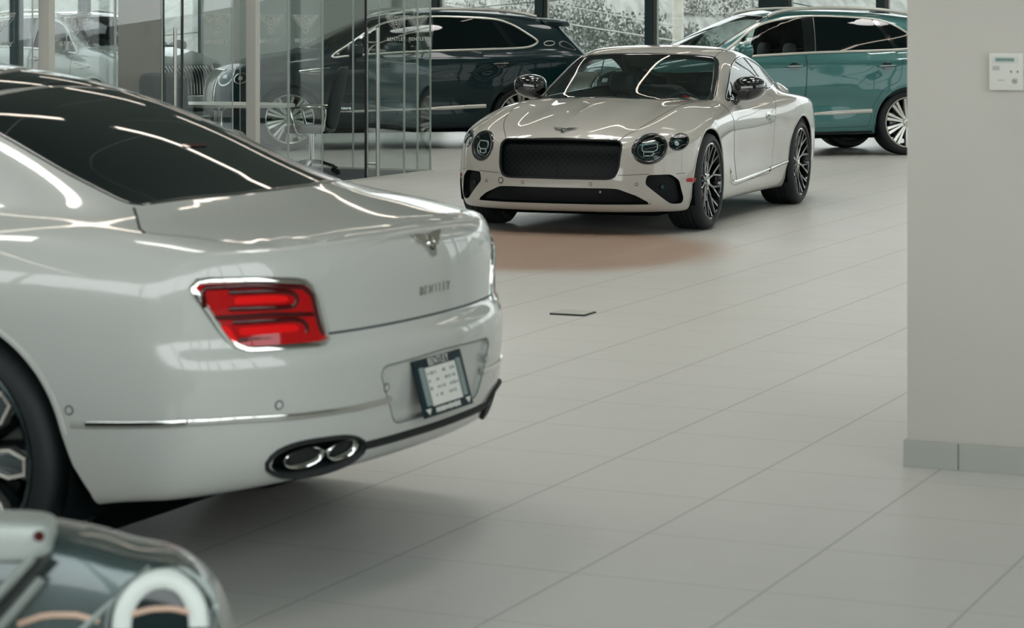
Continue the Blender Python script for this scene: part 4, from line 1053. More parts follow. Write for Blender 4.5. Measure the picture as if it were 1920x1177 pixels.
    sp = MB(); prof = [(-1.84, 1.672), (-2.02, 1.662), (-2.19, 1.640), (-2.215, 1.622), (-2.20, 1.606), (-2.06, 1.60), (-1.95, 1.58)]
    n = len(prof); V = []; ys = [-.66, -.62, -.4, 0, .4, .62, .66]
    for y in ys:
        k = 1 - (abs(y) / .66) ** 2
        for x, z in prof: V.append((x - (.05 * k if x < -2.0 else 0), y, z - .035 * (abs(y) / .66) ** 2 - (.02 if abs(y) > .65 else 0)))
    F = [(i * n + j, i * n + (j + 1) % n, (i + 1) * n + (j + 1) % n, (i + 1) * n + j) for i in range(len(ys) - 1) for j in range(n)] + [tuple(range(n)), tuple(range((len(ys) - 1) * n, len(ys) * n))[::-1]]
    sp.add(V, F); sp.build('roof_spoiler', P, root, sharp=40)
    bw = [(-2.12, .0), (-2.13, .52), (-2.20, .58), (-2.40, .66), (-2.455, .63), (-2.50, 0)]; bw = bw + [(x, -y) for x, y in bw[::-1][1:-1]]
    patch('tailgate_window', f, bw, 'z+', M['tint'], root, .002, .06)
    fin = MB(); fin.prism([(-1.40, 1.725), (-1.53, 1.72), (-1.545, 1.785), (-1.525, 1.79), (-1.47, 1.76)], 'y', -.018, .018); fin.build('roof_aerial', M['black'], root, smooth=False)
    da = MB(); superell(da, (.86, 0, 1.08), (.34, .76, .14), .45); da.build('dashboard', M['liner'], root)
    steering_wheel(root, (.42, .40, 1.10), .18, .35)
    rs = MB(); superell(rs, (-1.05, 0, 1.05), (.14, .66, .34), .4); rs.build('rear_seat', M['cloth'], root)
    return root
# ---------------------------------------------------------------- the showroom, laid out on the axes of its floor tiles
A = Vector((.4043, .9146, 0)); B = Vector((.9146, -.4043, 0)); RZ = math.atan2(B.y, B.x)      # A: away to the right, B: right and nearer
CORNER = Vector((-.87, 26.05, 0))                    # far corner of the glass office
H_CEIL = 5.6
def P_(ta, tb, z=0., o=CORNER): return o + A * ta + B * tb + Vector((0, 0, z))
def st(o, name=None):
    o['kind'] = 'structure'
    if name: o['label'] = name
    return o
def obox(name, c, d, m, parent=None, bevel=0., kind='structure', smooth=False):
    """box in room axes: d = (along B, along A, height), c = its centre"""
    b = MB(); b.box((0, 0, 0), d, None, 0, bevel); o = b.build(name, m, parent, smooth=smooth or bevel > 0)
    o.location = c; o.rotation_euler = (0, 0, RZ)
    if kind and parent is None: o['kind'] = kind
    return o

def floor_mat():
    m, nt, b = new_mat('grey_floor_tile'); L = nt.links.new; N = nt.nodes.new
    g = N('ShaderNodeNewGeometry'); mp = N('ShaderNodeMapping'); mp.vector_type = 'POINT'
    mp.inputs['Rotation'].default_value = (0, 0, -RZ); L(g.outputs['Position'], mp.inputs['Vector'])      # x along B, y along A
    sp = N('ShaderNodeSeparateXYZ'); L(mp.outputs[0], sp.inputs[0]); ws = []
    for k, per, off in (('X', .568, -4.363), ('Y', .594, 11.81)):
        a = N('ShaderNodeMath'); a.operation = 'SUBTRACT'; L(sp.outputs[k], a.inputs[0]); a.inputs[1].default_value = off - per / 2
        d = N('ShaderNodeMath'); d.operation = 'DIVIDE'; L(a.outputs[0], d.inputs[0]); d.inputs[1].default_value = per
        f = N('ShaderNodeMath'); f.operation = 'FRACT'; L(d.outputs[0], f.inputs[0])
        c = N('ShaderNodeMath'); c.operation = 'SUBTRACT'; L(f.outputs[0], c.inputs[0]); c.inputs[1].default_value = .5
        e = N('ShaderNodeMath'); e.operation = 'ABSOLUTE'; L(c.outputs[0], e.inputs[0])
        w = N('ShaderNodeMath'); w.operation = 'LESS_THAN'; L(e.outputs[0], w.inputs[0]); w.inputs[1].default_value = (.0042 if k == 'X' else .0026) / per
        ws.append(w)
        if k == 'X': tx = N('ShaderNodeMath'); tx.operation = 'FLOOR'; L(d.outputs[0], tx.inputs[0])
        else: ty = N('ShaderNodeMath'); ty.operation = 'FLOOR'; L(d.outputs[0], ty.inputs[0])
    mx = N('ShaderNodeMath'); mx.operation = 'MAXIMUM'; L(ws[0].outputs[0], mx.inputs[0]); L(ws[1].outputs[0], mx.inputs[1])
    # each tile a hair lighter or darker, with faint brushed streaks
    cb = N('ShaderNodeCombineXYZ'); L(tx.outputs[0], cb.inputs[0]); L(ty.outputs[0], cb.inputs[1])
    wn = N('ShaderNodeTexWhiteNoise'); wn.noise_dimensions = '2D'; L(cb.outputs[0], wn.inputs['Vector'])
    m2 = N('ShaderNodeMapping'); m2.inputs['Scale'].default_value = (.8, 9, 1); L(mp.outputs[0], m2.inputs['Vector'])
    ns = N('ShaderNodeTexNoise'); ns.inputs['Scale'].default_value = 3; ns.inputs['Detail'].default_value = 5; L(m2.outputs[0], ns.inputs['Vector'])
    s1 = N('ShaderNodeMath'); s1.operation = 'MULTIPLY_ADD'; L(wn.outputs['Value'], s1.inputs[0]); s1.inputs[1].default_value = .03; s1.inputs[2].default_value = .93
    s2 = N('ShaderNodeMath'); s2.operation = 'MULTIPLY_ADD'; L(ns.outputs['Fac'], s2.inputs[0]); s2.inputs[1].default_value = .09; L(s1.outputs[0], s2.inputs[2])
    col = N('ShaderNodeMix'); col.data_type = 'RGBA'; col.blend_type = 'MULTIPLY'; col.inputs[0].default_value = 1; col.inputs[6].default_value = rgb(*FLOOR_COL)
    L(s2.outputs[0], col.inputs[7])
    # soft-edged reddish-brown reflection painted into the tile colour before the white coupe
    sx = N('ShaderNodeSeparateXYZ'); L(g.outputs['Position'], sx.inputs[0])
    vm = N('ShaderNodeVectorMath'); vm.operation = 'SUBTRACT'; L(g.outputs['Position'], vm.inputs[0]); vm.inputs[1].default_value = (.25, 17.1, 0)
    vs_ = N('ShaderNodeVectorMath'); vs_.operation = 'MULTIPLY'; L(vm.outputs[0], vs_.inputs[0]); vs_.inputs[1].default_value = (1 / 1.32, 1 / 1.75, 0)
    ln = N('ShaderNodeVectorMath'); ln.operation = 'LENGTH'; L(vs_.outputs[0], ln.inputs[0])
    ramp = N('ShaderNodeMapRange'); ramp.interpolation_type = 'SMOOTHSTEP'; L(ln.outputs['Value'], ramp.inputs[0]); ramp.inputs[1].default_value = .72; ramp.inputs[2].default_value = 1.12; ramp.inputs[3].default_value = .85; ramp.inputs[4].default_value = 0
    refl_tint = N('ShaderNodeMix'); refl_tint.data_type = 'RGBA'; refl_tint.blend_type = 'MULTIPLY'; L(ramp.outputs[0], refl_tint.inputs[0]); L(col.outputs[2], refl_tint.inputs[6]); refl_tint.inputs[7].default_value = rgb(206, 166, 142)
    gr = N('ShaderNodeMix'); gr.data_type = 'RGBA'; L(mx.outputs[0], gr.inputs[0]); L(refl_tint.outputs[2], gr.inputs[6]); gr.inputs[7].default_value = rgb(*GROUT_COL)
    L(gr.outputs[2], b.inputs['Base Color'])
    r = N('ShaderNodeMath'); r.operation = 'MULTIPLY_ADD'; L(mx.outputs[0], r.inputs[0]); r.inputs[1].default_value = .3; r.inputs[2].default_value = .36; L(r.outputs[0], b.inputs['Roughness'])
    b.inputs['Specular IOR Level'].default_value = .45
    return m

def wing_logo(parent, m):
    """etched winged emblem with a letter and the lettering below, in the x-z plane of its pane"""
    k = .25; kz = .155; b = MB()
    def line(pts, w):
        for (x0, z0), (x1, z1) in zip(pts, pts[1:]):
            d = Vector((x1 - x0, z1 - z0)); n = Vector((-d.y, d.x)).normalized() * w / 2
            b.add([(x0 + n.x, 0, z0 + n.y), (x1 + n.x, 0, z1 + n.y), (x1 - n.x, 0, z1 - n.y), (x0 - n.x, 0, z0 - n.y)], [(0, 1, 2, 3)])
    for s_ in (-1, 1):
        for i in range(9):
            t = i / 8; x1 = (1.0 - .60 * t ** 1.1) * k; z1 = (.50 - .62 * t) * kz
            x0 = (.26 - .02 * t) * k; z0 = (.40 - .52 * t) * kz
            line([(s_ * x0, z0), (s_ * (x0 + x1) * .55, (z0 + z1) / 2 - .012 * kz), (s_ * x1, z1)], .0042)
        line([(s_ * .12 * k, .50 * kz), (s_ * 1.0 * k, .53 * kz), (s_ * .93 * k, .36 * kz)], .005)
        line([(s_ * .93 * k, .36 * kz), (s_ * .80 * k, .14 * kz), (s_ * .60 * k, -.08 * kz), (s_ * .34 * k, -.24 * kz)], .004)
        line([(s_ * .30 * k, -.22 * kz), (s_ * .22 * k, -.44 * kz), (0, -.62 * kz)], .010)
    for a, bb in ((.19, .36), (.25, .43)):
        e = ellipse(0, .06 * kz, a * k, bb * kz, 30); line(e + e[:1], .005)
    o = b.build('etched_emblem', m, parent, smooth=False, fix=False)
    t = text_curve('B', .085, 0, m, 'etched_letter', o); t.rotation_euler = (PI / 2, 0, 0); t.location = (0, 0, .06 * kz - .001); t.scale = (1.2, 1, 1)
    t = text_curve('BENTLEY', .052, 0, m, 'etched_lettering', o, spacing=1.05); t.rotation_euler = (PI / 2, 0, 0); t.location = (0, 0, -.165); t.scale = (2.0, 1, 1)
    return o

def tA(u, d=CORNER):
    """distance from the corner, nearer along the office front, of the point seen at picture column u"""
    k = (u - 960) / 4550; return (d.x - k * d.y) / (A.x - k * A.y)
def tB(u, d=CORNER):
    k = (u - 960) / 4550; return (k * d.y - d.x) / (B.x - k * B.y)

def build_room():
    M['wall'] = mat('warm_white_wall', rgb(*WALL_COL), .85, noise=(2.5, .03)); M['wall_grey'] = mat('light_grey_wall', rgb(172, 174, 166), .85)
    M['base'] = mat('grey_tile_skirting', rgb(158, 162, 154), .5); M['ceil'] = mat('ceiling_grey', rgb(138, 154, 152), .9)
    M['alu'] = mat('grey_aluminium', rgb(190, 191, 183), .5, metal=.1); M['alu_dark'] = mat('dark_window_frame', rgb(34, 52, 54), .45, metal=.3)
    M['glass_wall'] = glass_mat('clear_partition_glass', (.91, .94, .935, 1), ior=1.5); M['glass_edge'] = mat('polished_glass_edge', rgb(176, 190, 184), .3)
    M['glass_solar'] = glass_mat('solar_control_glass', (.58, .605, .60, 1), ior=1.45); M['glass_win'] = glass_mat('window_glass', (.86, .875, .875, 1), ior=1.45); M['seal'] = mat('black_door_seal', rgb(8, 18, 19), .5)
    M['beige'] = mat('beige_plaster', rgb(124, 115, 101), .9)
    et = bpy.data.materials.new('frosted_etching'); et.use_nodes = True; nt = et.node_tree; nt.nodes.clear()
    o_ = nt.nodes.new('ShaderNodeOutputMaterial'); mi = nt.nodes.new('ShaderNodeMixShader'); df = nt.nodes.new('ShaderNodeBsdfDiffuse'); tr = nt.nodes.new('ShaderNodeBsdfTransparent'); tl = nt.nodes.new('ShaderNodeBsdfTranslucent'); ad = nt.nodes.new('ShaderNodeMixShader')
    df.inputs[0].default_value = rgb(238, 240, 234); tl.inputs[0].default_value = rgb(238, 240, 234); mi.inputs[0].default_value = .85
    nt.links.new(df.outputs[0], ad.inputs[1]); nt.links.new(tl.outputs[0], ad.inputs[2]); nt.links.new(tr.outputs[0], mi.inputs[1]); nt.links.new(ad.outputs[0], mi.inputs[2]); nt.links.new(mi.outputs[0], o_.inputs[0])
    M['etch'] = et
    M['carpet'] = mat('dark_carpet', rgb(44, 56, 58), .95, noise=(60, .5), bump_=(120, .4))
    # floor and ceiling
    lim = (-20.5, 3.4)            # extent along B measured from the origin of the axes; A runs from behind the camera to the rear windows
    O = Vector((0, 0, 0)); a1 = (Vector((.41, 37.0, 0))).dot(A); a0 = -3.
    cb = (lim[0] + lim[1]) / 2; ca = (a0 + a1) / 2; wb_, wa = lim[1] - lim[0], a1 - a0
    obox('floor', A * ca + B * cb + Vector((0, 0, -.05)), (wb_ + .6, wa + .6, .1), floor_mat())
    obox('ceiling', A * ca + B * cb + Vector((0, 0, H_CEIL + .1)), (wb_ + .6, wa + .6, .2), M['ceil'])
    # rear: window wall along B, with a plain wall to its left
    rear = Vector((.41, 37.0, 0))
    uB = lambda u: tB(u, rear)
    xl = uB(811); x_end = lim[1] - rear.dot(B)
    w = obox('wall_rear', rear + B * ((xl + lim[0] - rear.dot(B)) / 2) + Vector((0, 0, H_CEIL / 2)), (xl - (lim[0] - rear.dot(B)), .2, H_CEIL), M['wall_grey'])
    bars = [(811, .105), (1006, .115), (1212, .105), (1425, .42), (1645, .105)]; xs = []
    for i, (u, wd) in enumerate(bars):
        x = uB(u) + wd / 2; xs.append(x)
        o = obox('trim_%d' % (i + 1), rear + B * x + Vector((0, 0, H_CEIL / 2)), (wd, .16, H_CEIL), M['alu_dark'])
        obox('mullion_lit_side', B * 0 + Vector((wd / 2 + .03, .05, 0)), (.06, .08, H_CEIL), M['alu'], o).rotation_euler = (0, 0, 0)  # lighter strip standing in for the bar's daylit side face
    x = xs[-1]; k = len(bars)
    while x + 1.8 < x_end:
        x += 1.8; k += 1; xs.append(x); obox('trim_%d' % k, rear + B * x + Vector((0, 0, H_CEIL / 2)), (.105, .16, H_CEIL), M['alu_dark'])
    xs.append(x_end)
    for i, (p, q) in enumerate(zip(xs, xs[1:])):
        obox('window_%d' % (i + 1), rear + B * ((p + q) / 2) + Vector((0, 0, H_CEIL / 2)), (q - p - .08, .02, H_CEIL - .12), M['glass_solar'])
    obox('trim_20', rear + B * ((xl + x_end) / 2) + Vector((0, 0, .04)), (x_end - xl, .14, .08), M['alu_dark'])
    obox('trim_21', rear + B * ((xl + x_end) / 2) + Vector((0, 0, H_CEIL - .04)), (x_end - xl, .14, .08), M['alu_dark'])
    # right: a plain wall up to the near wall, windows along A beyond it
    ra = 10.5; n = 10; step = (a1 - ra) / n
    rs = 6.0
    obox('wall_right_side', B * lim[1] + A * ((rs + ra) / 2) + Vector((0, 0, H_CEIL / 2)), (.2, ra - rs, H_CEIL), M['wall'])
    for i in range(5):
        sa = (rs - a0) / 5; obox('trim_%d' % (120 + i), B * lim[1] + A * (a0 + i * sa) + Vector((0, 0, H_CEIL / 2)), (.16, .11, H_CEIL), M['alu_dark'])
        obox('window_%d' % (130 + i), B * lim[1] + A * (a0 + (i + .5) * sa) + Vector((0, 0, H_CEIL / 2 + .7)), (.02, sa - .12, H_CEIL - 1.52), M['glass_win'])
        obox('wall_right_low_%d' % i, B * lim[1] + A * (a0 + (i + .5) * sa) + Vector((0, 0, .7)), (.2, sa, 1.4), M['wall'])
    for i in range(n + 1):
        obox('trim_%d' % (30 + i), B * lim[1] + A * (ra + i * step) + Vector((0, 0, H_CEIL / 2)), (.16, .11 if i % 3 else .3, H_CEIL), M['alu_dark'])
        if i < n: obox('window_%d' % (20 + i), B * lim[1] + A * (ra + (i + .5) * step) + Vector((0, 0, H_CEIL / 2)), (.02, step - .12, H_CEIL - .12), M['glass_solar'])
    obox('trim_50', B * lim[1] + A * ((ra + a1) / 2) + Vector((0, 0, .04)), (.14, a1 - ra, .08), M['alu_dark'])
    obox('trim_51', B * lim[1] + A * ((ra + a1) / 2) + Vector((0, 0, 2.9)), (.12, a1 - ra, .10), M['alu_dark'])
    # unseen slabs added outside to cut the sky light near the windows
    obox('sky_shade', A * (a1 + 2.1) + B * cb + Vector((0, 0, H_CEIL + .1)), (wb_ + 8, 4.0, .25), M['wall_grey'])
    obox('sky_shade_side', A * ((ra + a1) / 2) + B * (lim[1] + 2.1) + Vector((0, 0, H_CEIL + .1)), (4.0, a1 - ra, .25), M['wall_grey'])
    # left and behind the viewer
    la = 22.0
    obox('wall_left', B * lim[0] + A * ((a0 + la) / 2) + Vector((0, 0, H_CEIL / 2)), (.2, la - a0, H_CEIL), M['wall'])
    for i in range(8):
        sa = (a1 - la) / 7
        obox('trim_%d' % (80 + i), B * lim[0] + A * (la + i * sa) + Vector((0, 0, H_CEIL / 2)), (.16, .11, H_CEIL), M['alu_dark'])
        if i < 7: obox('window_%d' % (90 + i), B * lim[0] + A * (la + (i + .5) * sa) + Vector((0, 0, H_CEIL / 2)), (.02, sa - .12, H_CEIL - .12), M['glass_solar'])
    nb = 8; sb = wb_ / nb
    for i in range(nb + 1): obox('trim_%d' % (60 + i), A * a0 + B * (lim[0] + i * sb) + Vector((0, 0, H_CEIL / 2)), (.14, .16, H_CEIL), M['alu_dark'])
    for i in range(nb):
        c = A * a0 + B * (lim[0] + (i + .5) * sb) + Vector((0, 0, H_CEIL / 2))
        if i != 0:
            obox('window_%d' % (110 + i), c + Vector((0, 0, .7)), (sb - .14, .02, H_CEIL - 1.5), M['glass_win'])
            obox('wall_front_low_%d' % i, A * a0 + B * (lim[0] + (i + .5) * sb) + Vector((0, 0, .7)), (sb, .2, 1.4), M['wall'])
        else: obox('wall_front' if i == 0 else 'wall_front_%d' % i, c, (sb, .2, H_CEIL), M['wall'])
    # near wall with its tile skirting
    wp = Vector((1.398, 8.67, 0)); L_ = 5.55
    o = obox('wall_right', wp + B * (L_ / 2 + .012) + A * .16 + Vector((0, 0, H_CEIL / 2)), (L_, .30, H_CEIL), M['wall'])
    x = -.0; lens = (.20,) + (.6,) * 9
    bb = MB(); x0 = 0
    for l in lens: bb.box((x0 + l / 2, 0, .0475), (l - .003, .014, .095), bevel=.002); x0 += l
    bb.box((.007, .16, .0475), (.014, .30, .095), bevel=.002)
    s = bb.build('baseboard_right', M['base'], None, smooth=False); s.location = wp + B * 0 + Vector((0, 0, 0)); s.rotation_euler = (0, 0, RZ); s['kind'] = 'structure'
    # office: two aluminium posts, glass front along A, glass side along B
    for i, (u0, u1) in enumerate(((455, 484), (62, 99))):
        t1 = tA(u1)
        d = .085; ww = .10
        obox('trim_%d' % (70 + i), P_(-t1 - d / 2, -ww / 2 + .02, H_CEIL / 2), (ww, d, H_CEIL), M['alu'])
    panes = [(-160, -40, 0), (-38, 61, 1), (100, 215, 1), (217, 304, 0), (343, 436, 1), (485, 540, 1), (541.5, 604, 1), (711, 757, 1), (758.5, 782, 0), (783.5, 807.5, 1)]
    logos = {(-38, 61): -8, (100, 215): 138, (343, 436): 405, (485, 540): 507, (541.5, 604): 572, (711, 757): 742, (783.5, 807.5): 782}
    k = 50
    for (u0, u1, lg) in panes:
        t0, t1 = tA(u0), tA(u1); k += 1
        o = obox('window_%d' % k, P_(-(t0 + t1) / 2, 0, 1.5 + .01), (.012, t0 - t1, 3.0), M['glass_wall'])
        for tt in (t0, t1): e = obox('glass_edge', Vector((0, (-(tt - (t0 + t1) / 2)) , 0)), (.0125, .005, 3.0), M['glass_edge'], o)
        for e in o.children: e.rotation_euler = (0, 0, 0)
        if lg:
            ul = logos[(u0, u1)]; tl_ = tA(ul); e = wing_logo(o, M['etch']); e.location = (.008, -(tl_ - (t0 + t1) / 2), 1.585 - 1.51); e.rotation_euler = (0, 0, PI / 2)
    # doors: each a glass leaf with a black seal on its free edge and a pair of tall pull handles
    for i, (u0, u1, uh, low) in enumerate(((304.5, 342.5, 317, .03), (685, 710, 697.5, .03))):
        t0, t1 = tA(u0), tA(u1); o = obox('door_%d' % (i + 1), P_(-(t0 + t1) / 2, 0, 1.51), (.012, t0 - t1 - .01, 3.0), M['glass_wall'])
        for s_, tt in ((1, t0), (-1, t1)):
            if s_ < 0 and i == 1: continue
            e = obox('door_seal', Vector((0, -(tt - (t0 + t1) / 2) + s_ * .01, 0)), (.02, .018, 3.0), M['seal'], o); e.rotation_euler = (0, 0, 0)
        th = tA(uh); yy = -(th - (t0 + t1) / 2)
        hb = MB()
        for s_ in (-1, 1): hb.tube([(s_ * .062, yy, low - 1.51), (s_ * .062, yy, 1.545 - 1.51)], .016, 14)
        for z in (.155, 1.39): hb.tube([(-.062, yy, z - 1.51), (.062, yy, z - 1.51)], .010, 10)
        hb.build('door_handle', M['satin'], o)
    for i, (u0, u1) in enumerate(((806, 663), (661, 606), (604, 541), (539, 450))):
        t0, t1 = tB(u0), tB(u1); k += 1
        o = obox('window_%d' % k, P_(0, (t0 + t1) / 2, 1.51), (abs(t1 - t0), .012, 3.0), M['glass_wall'])
        for tt in (t0, t1): obox('glass_edge', Vector((tt - (t0 + t1) / 2, 0, 0)), (.005, .0125, 3.0), M['glass_edge'], o).rotation_euler = (0, 0, 0)
    obox('baseboard_office', P_(-3.6, .01, .008), (.03, 7.3, .016), M['alu']); obox('baseboard_office_side', P_(.01, -1.9, .010), (3.8, .03, .02), M['alu'])
    o = obox('office_carpet', P_(-3.7, -1.85, .004), (3.6, 7.2, .008), M['carpet'], kind=None)
    tag(o, 'dark grey carpet covering the floor of the glass office', 'carpet')
    o = obox('column_office', P_(-3.1, -1.0, 1.5), (.55, .45, 3.0), M['beige']); o.location = (-3.63, 23.75, 1.5); o.rotation_euler = (0, 0, .153); o.scale.x = .80
    # keypad on the near wall
    t = .372; c = wp + B * t + Vector((0, 0, 1.413))
    kp = empty('keypad', (c.x, c.y, c.z), RZ, 'white alarm keypad with a small grey screen on the near wall', 'keypad')
    b = MB(); b.box((0, -.004, 0), (.122, .022, .132), bevel=.006); b.build('case', mat('keypad_case', rgb(196, 197, 188), .5), kp)
    b = MB(); b.box((-.004, -.0155, .043), (.092, .003, .026), bevel=.001); b.build('screen_bezel', mat('pale_bezel', rgb(186, 190, 182), .4), kp)
    b = MB(); b.box((-.004, -.0175, .042), (.066, .002, .014)); s = b.build('screen', mat('grey_green_lcd', rgb(122, 148, 138), .3), kp, smooth=False)
    lc = mat('lcd_digits', rgb(78, 104, 98), .4); b = MB(); x = -.034
    rnd = random.Random(5)
    while x < .026: b.box((x, -.0188, .042 + rnd.uniform(-.001, .001)), (.0045, .001, .008 * rnd.uniform(.7, 1))); x += .0065
    b.build('screen_digits', lc, s, smooth=False)
    gm = mat('pale_grey_print', rgb(158, 162, 156), .5); dm = mat('dark_key', rgb(70, 80, 76), .4)
    b = MB(); b.box((-.036, -.0155, .012), (.024, .002, .016)); b.build('speaker_patch', gm, kp)
    for x in (.017, .040): b = MB(); b.lathe([(0, -.0165), (.003, -.0165), (.004, -.014)], 'y', 14, (x, 0, .000)); b.build('indicator', dm, kp)
    b = MB(); b.lathe([(0, -.0185), (.008, -.0185), (.0105, -.0165), (.0105, -.014)], 'y', 22, (.030, 0, -.033)); b.build('lock_knob', gm, kp)
    b = MB(); b.box((.030, -.0192, -.033), (.011, .001, .003), (0, .6, 0)); b.build('key_slot', dm, kp)
    b = MB(); b.box((-.018, -.0155, -.030), (.026, .001, .004)); b.build('print', gm, kp)
    # floor outlet lid
    c = Vector(((1074 - 960) / 4550 * 13.24, 13.24, 0)); fo = empty('floor_box', c, RZ, 'small metal floor outlet lid set in the tiles', 'floor outlet')
    b = MB(); b.box((.003, -.003, .0035), (.205, .175, .007), bevel=.002); b.build('frame', M['seal'], fo)
    b = MB(); b.box((-.003, .004, .009), (.200, .170, .005), bevel=.002); b.build('lid', mat('outlet_lid', rgb(172, 174, 166), .45), fo)
    return rear, lim, a0, a1

def led(name, pts, label, z=3.35):
    """suspended linear lamp: housing with a glowing diffuser below"""
    c = sum((Vector(p) for p in pts), Vector()) / len(pts)
    root = empty(name, (c.x, c.y, z), 0, label, 'ceiling lamp', 'linear ceiling lamps')
    b = MB(); e = MB(); u = MB()
    for p, q in zip(pts, pts[1:]):
        p = Vector(p); q = Vector(q); d = q - p; m = (p + q) / 2 - c; r = (0, 0, math.atan2(d.y, d.x))
        b.box((m.x, m.y, .03), (d.length, .045, .06), r); e.box((m.x, m.y, -.006), (d.length - .06, .036, .012), r)
        for t in (.12, .88): g = p.lerp(q, t) - c; b.tube([(g.x, g.y, .05), (g.x, g.y, H_CEIL - z - .002)], .004, 6)
    b.build('housing', M['white_pl'], root, smooth=False); e.build('diffuser', M['led'], root, smooth=False); 
    return root
# ---------------------------------------------------------------- office furniture
def office_chair(loc, rz, label):
    """faces +x"""
    root = empty('office_chair', loc, rz, label, 'chair', 'office chairs')
    b = MB()
    for k in range(5):
        a = 2 * PI * k / 5 + .3; ca, sa = math.cos(a), math.sin(a)
        b.tube([(0, 0, .135), (.12 * ca, .12 * sa, .125), (.31 * ca, .31 * sa, .075)], [.024, .018, .011], 8)
    b.tube([(0, 0, .08), (0, 0, .42)], .028, 12); b.build('base', M['chrome'], root)
    for k in range(5):
        a = 2 * PI * k / 5 + .3; c = MB(); c.lathe([(0, -.022), (.028, -.022), (.030, -.015), (.030, .015), (.028, .022), (0, .022)], 'y', 18, (.31 * math.cos(a), .31 * math.sin(a), .030)); c.build('caster', M['black_plastic'], root)
    s = MB(); superell(s, (.02, 0, .47), (.25, .25, .045), .45); s.build('seat', M['chair_black'], root)
    k = MB(); R = Euler((0, -.20, 0)).to_matrix()
    superell(k, (-.30, 0, .80), (.026, .24, .33), .4, fn=lambda q, p: R @ Vector((q.x + .05 * p.y * p.y, q.y, q.z))); k.build('backrest', M['chair_grey'], root)
    for y in (-.27, .27):
        a = MB(); a.tube(spline([(-.18, y, .46), (-.20, y, .68), (-.12, y, .705), (.12, y, .705), (.17, y, .68), (.10, y, .44), (.0, y * .9, .42)], False, 4), .013, 8); a.build('armrest', M['chrome'], root)
    return root
def meeting_table(loc):
    root = empty('meeting_table', loc, RZ, 'white oval table standing in the glass office', 'table')
    t = MB(); t.prism(ellipse(0, 0, .85, .50, 48), 'z', .725, .755); t.build('table_top', M['table_white'], root)
    l = MB(); l.lathe([(.30, 0), (.30, .015), (.06, .04), (.045, .10), (.045, .68), (.10, .72)], 'z', 28); l.build('pedestal', M['chrome'], root)
    return root
# ---------------------------------------------------------------- outside the rear windows
def foliage_mat(name, c0, c1):
    m, nt, b = new_mat(name); g = nt.nodes.new('ShaderNodeObjectInfo'); tc = nt.nodes.new('ShaderNodeTexCoord'); n = nt.nodes.new('ShaderNodeTexNoise'); n.inputs['Scale'].default_value = 3.; n.inputs['Detail'].default_value = 6
    nt.links.new(tc.outputs['Object'], n.inputs['Vector']); r = nt.nodes.new('ShaderNodeValToRGB'); r.color_ramp.elements[0].color = c0; r.color_ramp.elements[1].color = c1; r.color_ramp.elements[0].position = .35; r.color_ramp.elements[1].position = .65
    nt.links.new(n.outputs['Fac'], r.inputs['Fac']); nt.links.new(r.outputs['Color'], b.inputs['Base Color']); b.inputs['Roughness'].default_value = .8
    return m
def shrub(name, x, y, z, w, h, seed, m, label, leaf=.09, n=1500, group=None):
    root = empty(name, (x, y, z), 0, label, 'shrub', group); rnd = random.Random(seed); b = MB()
    lobes = [(rnd.uniform(-.6, .6) * w, rnd.uniform(-.3, .3) * w, rnd.uniform(.35, .8) * h, rnd.uniform(.25, .45)) for _ in range(9)]
    for i in range(n):
        lx, ly, lz, lr = rnd.choice(lobes); v = Vector((rnd.gauss(0, 1), rnd.gauss(0, 1), rnd.gauss(0, 1))).normalized() * (rnd.random() ** .35)
        p = Vector((lx + v.x * lr * w, ly + v.y * lr * w * .7, max(lz + v.z * lr * h, .02)))
        q = Euler((rnd.uniform(0, 6.3), rnd.uniform(0, 6.3), rnd.uniform(0, 6.3))).to_matrix(); s = leaf * rnd.uniform(.6, 1.5)
        b.add([p + q @ Vector(c) * s for c in ((-.5, 0, 0), (0, -.28, .05), (.5, 0, 0), (0, .28, .05))], [(0, 1, 2, 3)])
    b.build('foliage', m, root, smooth=False, fix=False)
    s = MB()
    for i in range(7):
        a = rnd.uniform(0, 6.28); s.tube([(0, 0, -.2), (math.cos(a) * .12 * w, math.sin(a) * .12 * w, .3 * h), (math.cos(a) * .3 * w, math.sin(a) * .25 * w, .5 * h)], [.04, .02, .008], 6)
    s.build('stem', M['bark'], root)
    return root
